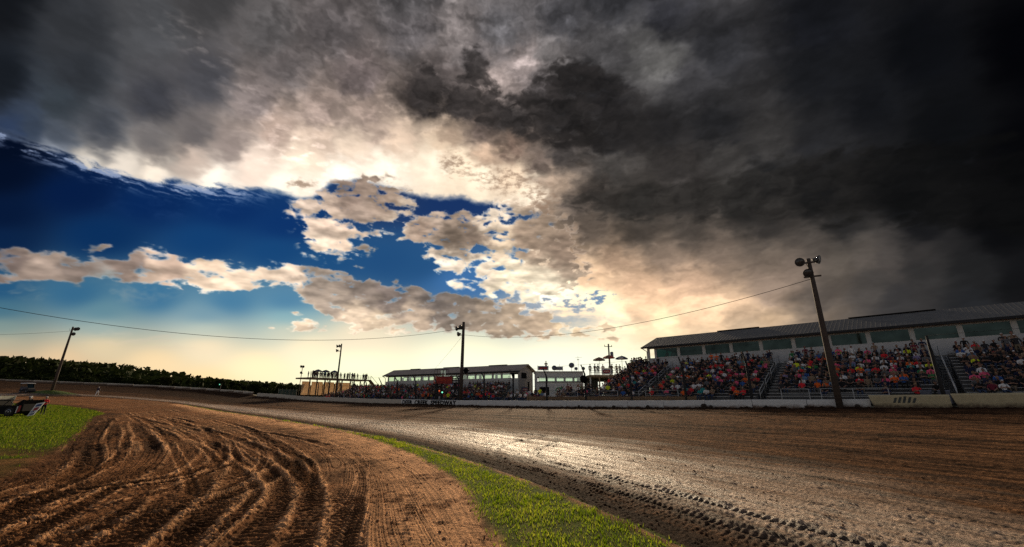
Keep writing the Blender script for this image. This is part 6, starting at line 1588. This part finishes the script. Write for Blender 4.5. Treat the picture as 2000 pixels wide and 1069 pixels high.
# free standing sponsor panel leaning beside the car's tail
FPn = frame((-43.9, 39.6), (0.93, 0.36), (-0.36, 0.93))
z0 = gz(-43.7, 39.6)
PC = [(0, 0, z0 + .05), (.42, 0, z0 + .15), (.78, .35, z0 + 1.28), (.22, .35, z0 + 1.15)]
mb = MB(); mb.hexa([FPn(*PC[0]), FPn(*PC[1]), FPn(PC[1][0], .05, PC[1][2]), FPn(PC[0][0], .05, PC[0][2]), FPn(*PC[3]), FPn(*PC[2]), FPn(PC[2][0], .40, PC[2][2]), FPn(PC[3][0], .40, PC[3][2])])
pn = mb.build('sponsor_panel', M['white'], None, FPn(0, 0, z0)); tag(pn, 'tilted white panel with red and navy blocks right of the black race car', 'panel')
def PT(u, v):
    a = Vector(FPn(*PC[0])).lerp(Vector(FPn(*PC[1])), u); b = Vector(FPn(*PC[3])).lerp(Vector(FPn(*PC[2])), u); p = a.lerp(b, v); return tuple(p + Vector((.36, -.93, .1)) * .012)
for (u0, u1, v0, v1, m) in ((.18, .85, .72, .90, 'blue'), (.22, .85, .40, .64, 'red'), (.15, .6, .28, .36, 'blue'), (.2, .9, .06, .20, 'mesh')):
    mb = MB(); mb.prism([PT(u0, v0), PT(u1, v0), PT(u1, v1), PT(u0, v1)], (.003, -.006, .001)); mb.build('block_mark', M[m], pn)
for (x, y, c, p, w, a) in [(-48.3, 43.4, 'black', 'black trousers', 'in black with a white cap behind the car roof', 2.6), (-47.2, 43.9, 'red', 'black trousers', 'in red shirt behind the tail of the black car', 3.6), (-49.3, 44.4, 'charcoal', 'blue jeans', 'in charcoal shirt leaning over the black car', 3.1)]:
    gperson(STAND[1], x, y, gz(x, y), a, c, p, f'crew member {w}', SPEC, hair=6)
# golf cart
def cart(loc, ang):
    th = thing('golf_cart', loc, 'small golf cart with pale canopy parked by the mound pole', 'golf cart')
    ca, sa = math.cos(ang), math.sin(ang)
    def G(x, y, z): return (loc[0] + x * ca - y * sa, loc[1] + x * sa + y * ca, loc[2] + z)
    def gb(a, b, mb): 
        x0, y0, z0 = a; x1, y1, z1 = b; return mb.hexa([G(x0, y0, z0), G(x1, y0, z0), G(x1, y1, z0), G(x0, y1, z0), G(x0, y0, z1), G(x1, y0, z1), G(x1, y1, z1), G(x0, y1, z1)])
    mb = MB(); gb((-1.2, -.6, .28), (1.15, .6, .5), mb); mb.hexa([G(.55, -.6, .502), G(1.2, -.6, .502), G(1.2, .6, .502), G(.55, .6, .502), G(.6, -.55, 1.0), G(.98, -.5, .82), G(.98, .5, .82), G(.6, .55, 1.0)]); gb((-1.2, -.6, .502), (-.45, .6, .72), mb); mb.build('body', M['steel'], th)
    mb = MB(); gb((-.95, -.55, .722), (-.40, .55, .84), mb); gb((-1.02, -.55, .722), (-.955, .55, 1.25), mb); mb.build('seat', M['mesh'], th)
    mb = MB(); gb((-1.15, -.3, .724), (-1.03, .3, .95), mb); mb.build('cargo_box', M['red'], th)
    for (x, y, x2) in ((.62, -.55, .35), (.62, .55, .35), (-1.1, -.55, -1.1), (-1.1, .55, -1.1)): mb = MB(); mb.bar(G(x, y, .75), G(x2, y, 1.82), .05); mb.build('canopy_post', M['steel'], th)
    mb = MB(); mb.hexa([G(-1.3, -.65, 1.80), G(.6, -.65, 1.80), G(.6, .65, 1.80), G(-1.3, .65, 1.80), G(-1.2, -.58, 1.92), G(.5, -.58, 1.92), G(.5, .58, 1.92), G(-1.2, .58, 1.92)]); mb.build('canopy', M['white'], th)
    mb = MB(); mb.hexa([G(.60, -.5, 1.0), G(.63, -.5, 1.0), G(.63, .5, 1.0), G(.60, .5, 1.0), G(.38, -.5, 1.75), G(.41, -.5, 1.75), G(.41, .5, 1.75), G(.38, .5, 1.75)]); mb.build('windscreen', M['glass_dark'], th)
    mb = MB(); mb.tube([G(.5, .25, .8), G(.25, .25, 1.05)], .025, 6); mb.build('steering_column', M['steel'], th)
    for x in (-.8, .8):
        for y in (-.58, .58): wheel(th, G(x, y, .26), Vector(G(0, math.copysign(1, y), 0)) - Vector(G(0, 0, 0)), .26, .2)
cart((-94.0, 83.5, gz(-94.0, 83.5) + .02), math.radians(-12))
# grassy mound at the foot of the left pole, and clods against the wall
def clod(c, r, m, name, label, cat, group=None, flat=.5, seed=0):
    bm = bmesh.new(); bmesh.ops.create_icosphere(bm, subdivisions=3, radius=1.0)
    for v in bm.verts:
        p = v.co; k = 1 + .35 * float(perlin(np.array([p.x * 1.7 + seed * 3.1]), np.array([p.y * 1.7 + p.z * 1.3 + seed]))[0])
        v.co = (p.x * r[0] * k, p.y * r[1] * k, p.z * r[2] * k)
    me = bpy.data.meshes.new(name); bm.to_mesh(me); bm.free(); me.materials.append(m)
    o = bpy.data.objects.new(name, me); C.objects.link(o); o.location = c; o.rotation_euler = (0, 0, seed * 1.3); ORIGIN[o.name] = Vector(c)
    return tag(o, label, cat, group) if label else o
M['mound'] = mat('rough_mound_turf', (.045, .05, .018), .95, 0, .5, 2.5, .6)
M['clodm'] = mat('dark_clay_clod', (.045, .03, .02), .9, 0, .4, 6, .6)
k = 0
for t, r in [(3.6, .22), (3.0, .12), (-1.2, .10), (-3.9, .09), (-6.9, .13), (8.8, .14), (12.5, .11), (16.8, .12)]:
    x, y = LW(t, -.42 - rng.uniform(0, .25)); k += 1
    clod((x, y, gz(x, y) + .10 + r * .4), (r * 1.3, r, r), M['clodm'], 'clay_clod', f'dark clay clod at the wall foot, {["largest lump, second barrier right of the pole side", "small lump beside the largest one", "lump below the barrier joint", "small lump by the thick pole", "lump at the unpainted block", "lump near the grey bin", "lump below the plank boards", "lump farthest to the left"][k - 1]}', 'clod', 'clods at the wall foot', seed=k)
# ---------------------------------------------------------------- trees beyond the far turn
def leaf_material(name, a, b, c):
    k = NT(name); co = k.coord('Object'); oi = k.n('ShaderNodeObjectInfo')
    f = k.noise(.55, 5, .65, co)
    r = k.ramp(k.math('MULTIPLY_ADD', oi.outputs['Random'], .25, k.math('MULTIPLY', f, .8)), [(.3, a), (.55, b), (.8, c)])
    k.l(r, k.b.inputs['Base Color']); k.b.inputs['Roughness'].default_value = .9; k.b.inputs['Specular IOR Level'].default_value = .05
    tl = k.n('ShaderNodeBsdfTranslucent'); k.l(r, tl.inputs['Color']); mx = k.n('ShaderNodeMixShader'); mx.inputs[0].default_value = .15
    k.l(k.b.outputs[0], mx.inputs[1]); k.l(tl.outputs[0], mx.inputs[2]); k.l(mx.outputs[0], k.out.inputs['Surface'])
    return k.m
M['leaf'] = leaf_material('summer_foliage', (.010, .016, .005), (.020, .030, .008), (.040, .042, .012))
M['bark'] = mat('dark_bark', (.05, .04, .03), .9)
def leaf_quads(P, size, R):
    n = len(P); a = R.normal(size=(n, 3)); a /= np.linalg.norm(a, axis=1)[:, None]; b = R.normal(size=(n, 3)); b -= (b * a).sum(1)[:, None] * a; b /= np.linalg.norm(b, axis=1)[:, None]
    sz = size * R.uniform(.6, 1.3, n)[:, None]
    V = np.stack([P - a * sz - b * sz * .5, P + a * sz * .2 - b * sz * .8, P + a * sz + b * sz * .4, P - a * sz * .3 + b * sz * .7], 1).reshape(-1, 3)
    return V, np.arange(n * 4).reshape(-1, 4)
def tree_meshes(seed, h, wdt, low):
    R = np.random.RandomState(seed); mb = MB()
    mb.tube([(0, 0, -.3), (.05, 0, h * .25), (.15 * R.randn(), .1, h * .55), (.1, .1, h * .8)], [.26, .2, .13, .05], 8)
    lobes = []
    for k in range(14):
        a = R.uniform(0, 6.28); rr = wdt * R.uniform(.1, .62); zz = h * (low + (1 - low) * R.uniform(.12, .86)); s = wdt * R.uniform(.26, .46) * (1.15 - .5 * abs(zz / h - .55))
        lobes.append((math.cos(a) * rr * (1.25 - zz / h * .7), math.sin(a) * rr * (1.25 - zz / h * .7), zz, s))
    lobes.append((0.1 * wdt, 0, h * .88, wdt * .30))
    for (x, y, z, s) in lobes[:8]: mb.tube([(0, 0, h * R.uniform(.2, .45)), (x * .5, y * .5, z * .8), (x, y, z)], [.09, .06, .02], 5)
    P = []
    for (x, y, z, s) in lobes:
        n = int(210 * (s / 2) ** 1.3) + 50; d = R.normal(size=(n, 3)); d /= np.linalg.norm(d, axis=1)[:, None]
        r = s * R.uniform(.35, 1.0, n) ** .5 * (1 + .12 * R.normal(size=n)); P.append(np.array([x, y, z]) + d * r[:, None] * np.array([1, 1, .78]))
    V, F = leaf_quads(np.concatenate(P), .27, R)
    return mb, np_mesh('crown', V, F, M['leaf'], smooth=False)
KINDS = [(1, 8.5, 4.6, .10, 'broad rounded tree'), (2, 10.0, 4.0, .15, 'tall narrow tree'), (3, 7.0, 5.2, .05, 'low spreading tree'), (4, 9.2, 5.4, .12, 'big lumpy tree'), (5, 5.0, 4.4, .0, 'bushy shrub-like tree')]
TM = [tree_meshes(*k[:4]) for k in KINDS]; TM = [(mb, cr) for mb, cr in TM]
trunks = []
for mb, cr in TM:
    o = mb.build('trunk', M['bark']); trunks.append(o.data); bpy.data.objects.remove(o)
at_px = [(-40, 150, 3, 1.25), (-5, 155, 0, 1.30), (28, 148, 3, 1.25), (60, 152, 1, 1.15), (92, 150, 0, 1.15), (125, 154, 3, 1.10), (152, 150, 0, 1.12), (170, 146, 2, 1.05), (186, 152, 4, 1.0), (203, 150, 1, .80), (222, 154, 2, .95), (240, 150, 0, .80), (262, 152, 2, .95), (283, 150, 3, .82), (300, 154, 3, .90), (318, 152, 0, .82), (338, 156, 3, .72),
         (356, 154, 0, .70), (374, 158, 2, .85), (392, 156, 2, .80), (408, 158, 1, .62), (420, 150, 4, .8), (433, 156, 1, .78), (447, 158, 1, .80), (460, 160, 0, .66), (475, 158, 3, .68), (488, 156, 0, .70), (502, 160, 2, .72), (517, 162, 3, .70), (533, 158, 0, .62), (548, 162, 2, .66), (565, 160, 4, .78), (580, 164, 3, .68), (598, 166, 0, .66), (615, 168, 2, .66),
         (45, 135, 4, 1.2), (135, 136, 4, 1.2), (215, 138, 4, 1.0), (255, 136, 4, .95), (310, 138, 4, .9), (365, 140, 4, .85), (412, 140, 4, .72), (455, 142, 4, .7), (500, 142, 4, .7), (545, 146, 4, .7), (-80, 150, 0, 1.3), (-120, 140, 3, 1.3), (635, 172, 2, .6), (655, 174, 0, .6)]
for k, (px, dist, kind, sc) in enumerate(at_px):
    bx = (px - 1000) / 809 * CP; dist *= 1.28; sc *= 1.22; u = Vector((bx, 1.0)).normalized() * dist
    zb = 1.9 if px < 340 else 1.6
    ytop = float(np.interp(px, [-150, 0, 100, 150, 172, 186, 215, 290, 330, 380, 400, 440, 470, 520, 545, 600, 660], [704, 711, 715, 720, 726, 733, 730, 726, 731, 734, 739, 735, 741, 741, 746, 743, 748])) + rng.uniform(-3, 20)
    v = (ytop - 534) / 809; ztop = u.y * (SP - v * CP) / (CP + v * SP) + EYE
    sc = (ztop - zb) / (KINDS[kind][1] * 1.17) * (0.8 if dist < 190 else 1.0)
    lab = f'{["dark", "dusky green", "shadowed", "dark olive"][k % 4]} {KINDS[kind][4]} beyond the far banking, {nth(k + 1) if k < 59 else "last"} of the treeline from its left'
    th = thing('tree', (u.x, u.y, zb), lab, 'tree', 'trees beyond the far turn')
    th.rotation_euler = (0, 0, k * 2.4); th.scale = (max(sc, .68) * 1.05, max(sc, .68) * 1.05, sc)
    for nm, me in (('trunk', trunks[kind]), ('crown', TM[kind][1])):
        o = bpy.data.objects.new(nm, me); C.objects.link(o); o.parent = th
# wooded ridge far behind
R = np.random.RandomState(3); n = 15000
x = R.uniform(-620, -40, n); y = 330 + R.uniform(-35, 60, n)
env = np.interp(x, [-620, -420, -330, -300, -270, -200, -120, -40], [34, 33, 27, 22, 17, 12, 9, 7]) + 2.2 * fbm(x / 14, x * 0, 3, 301)
z = env * R.uniform(0, 1, n) ** .45
V, F = leaf_quads(np.stack([x, y, z], -1), 2.0, R)
o = bpy.data.objects.new('woods', np_mesh('woods', V, F, M['leaf'], smooth=False)); C.objects.link(o); tag(o, 'distant dark wooded ridge behind the treeline', 'woods', None, 'stuff')
xs = np.linspace(-640, -20, 60); mb = MB(); vs = []
for xx in xs:
    h = float(np.interp(xx, [-620, -420, -330, -300, -270, -200, -120, -40], [34, 33, 27, 22, 17, 12, 9, 7])) - 3
    vs += [(xx, 300, -2), (xx, 345, h), (xx, 420, -2)]
fs = []
for i in range(len(xs) - 1): fs += [(i * 3, i * 3 + 3, i * 3 + 4, i * 3 + 1), (i * 3 + 1, i * 3 + 4, i * 3 + 5, i * 3 + 2)]
mb.add(vs, fs); tag(mb.build('hill', M['mound']), kind='structure')
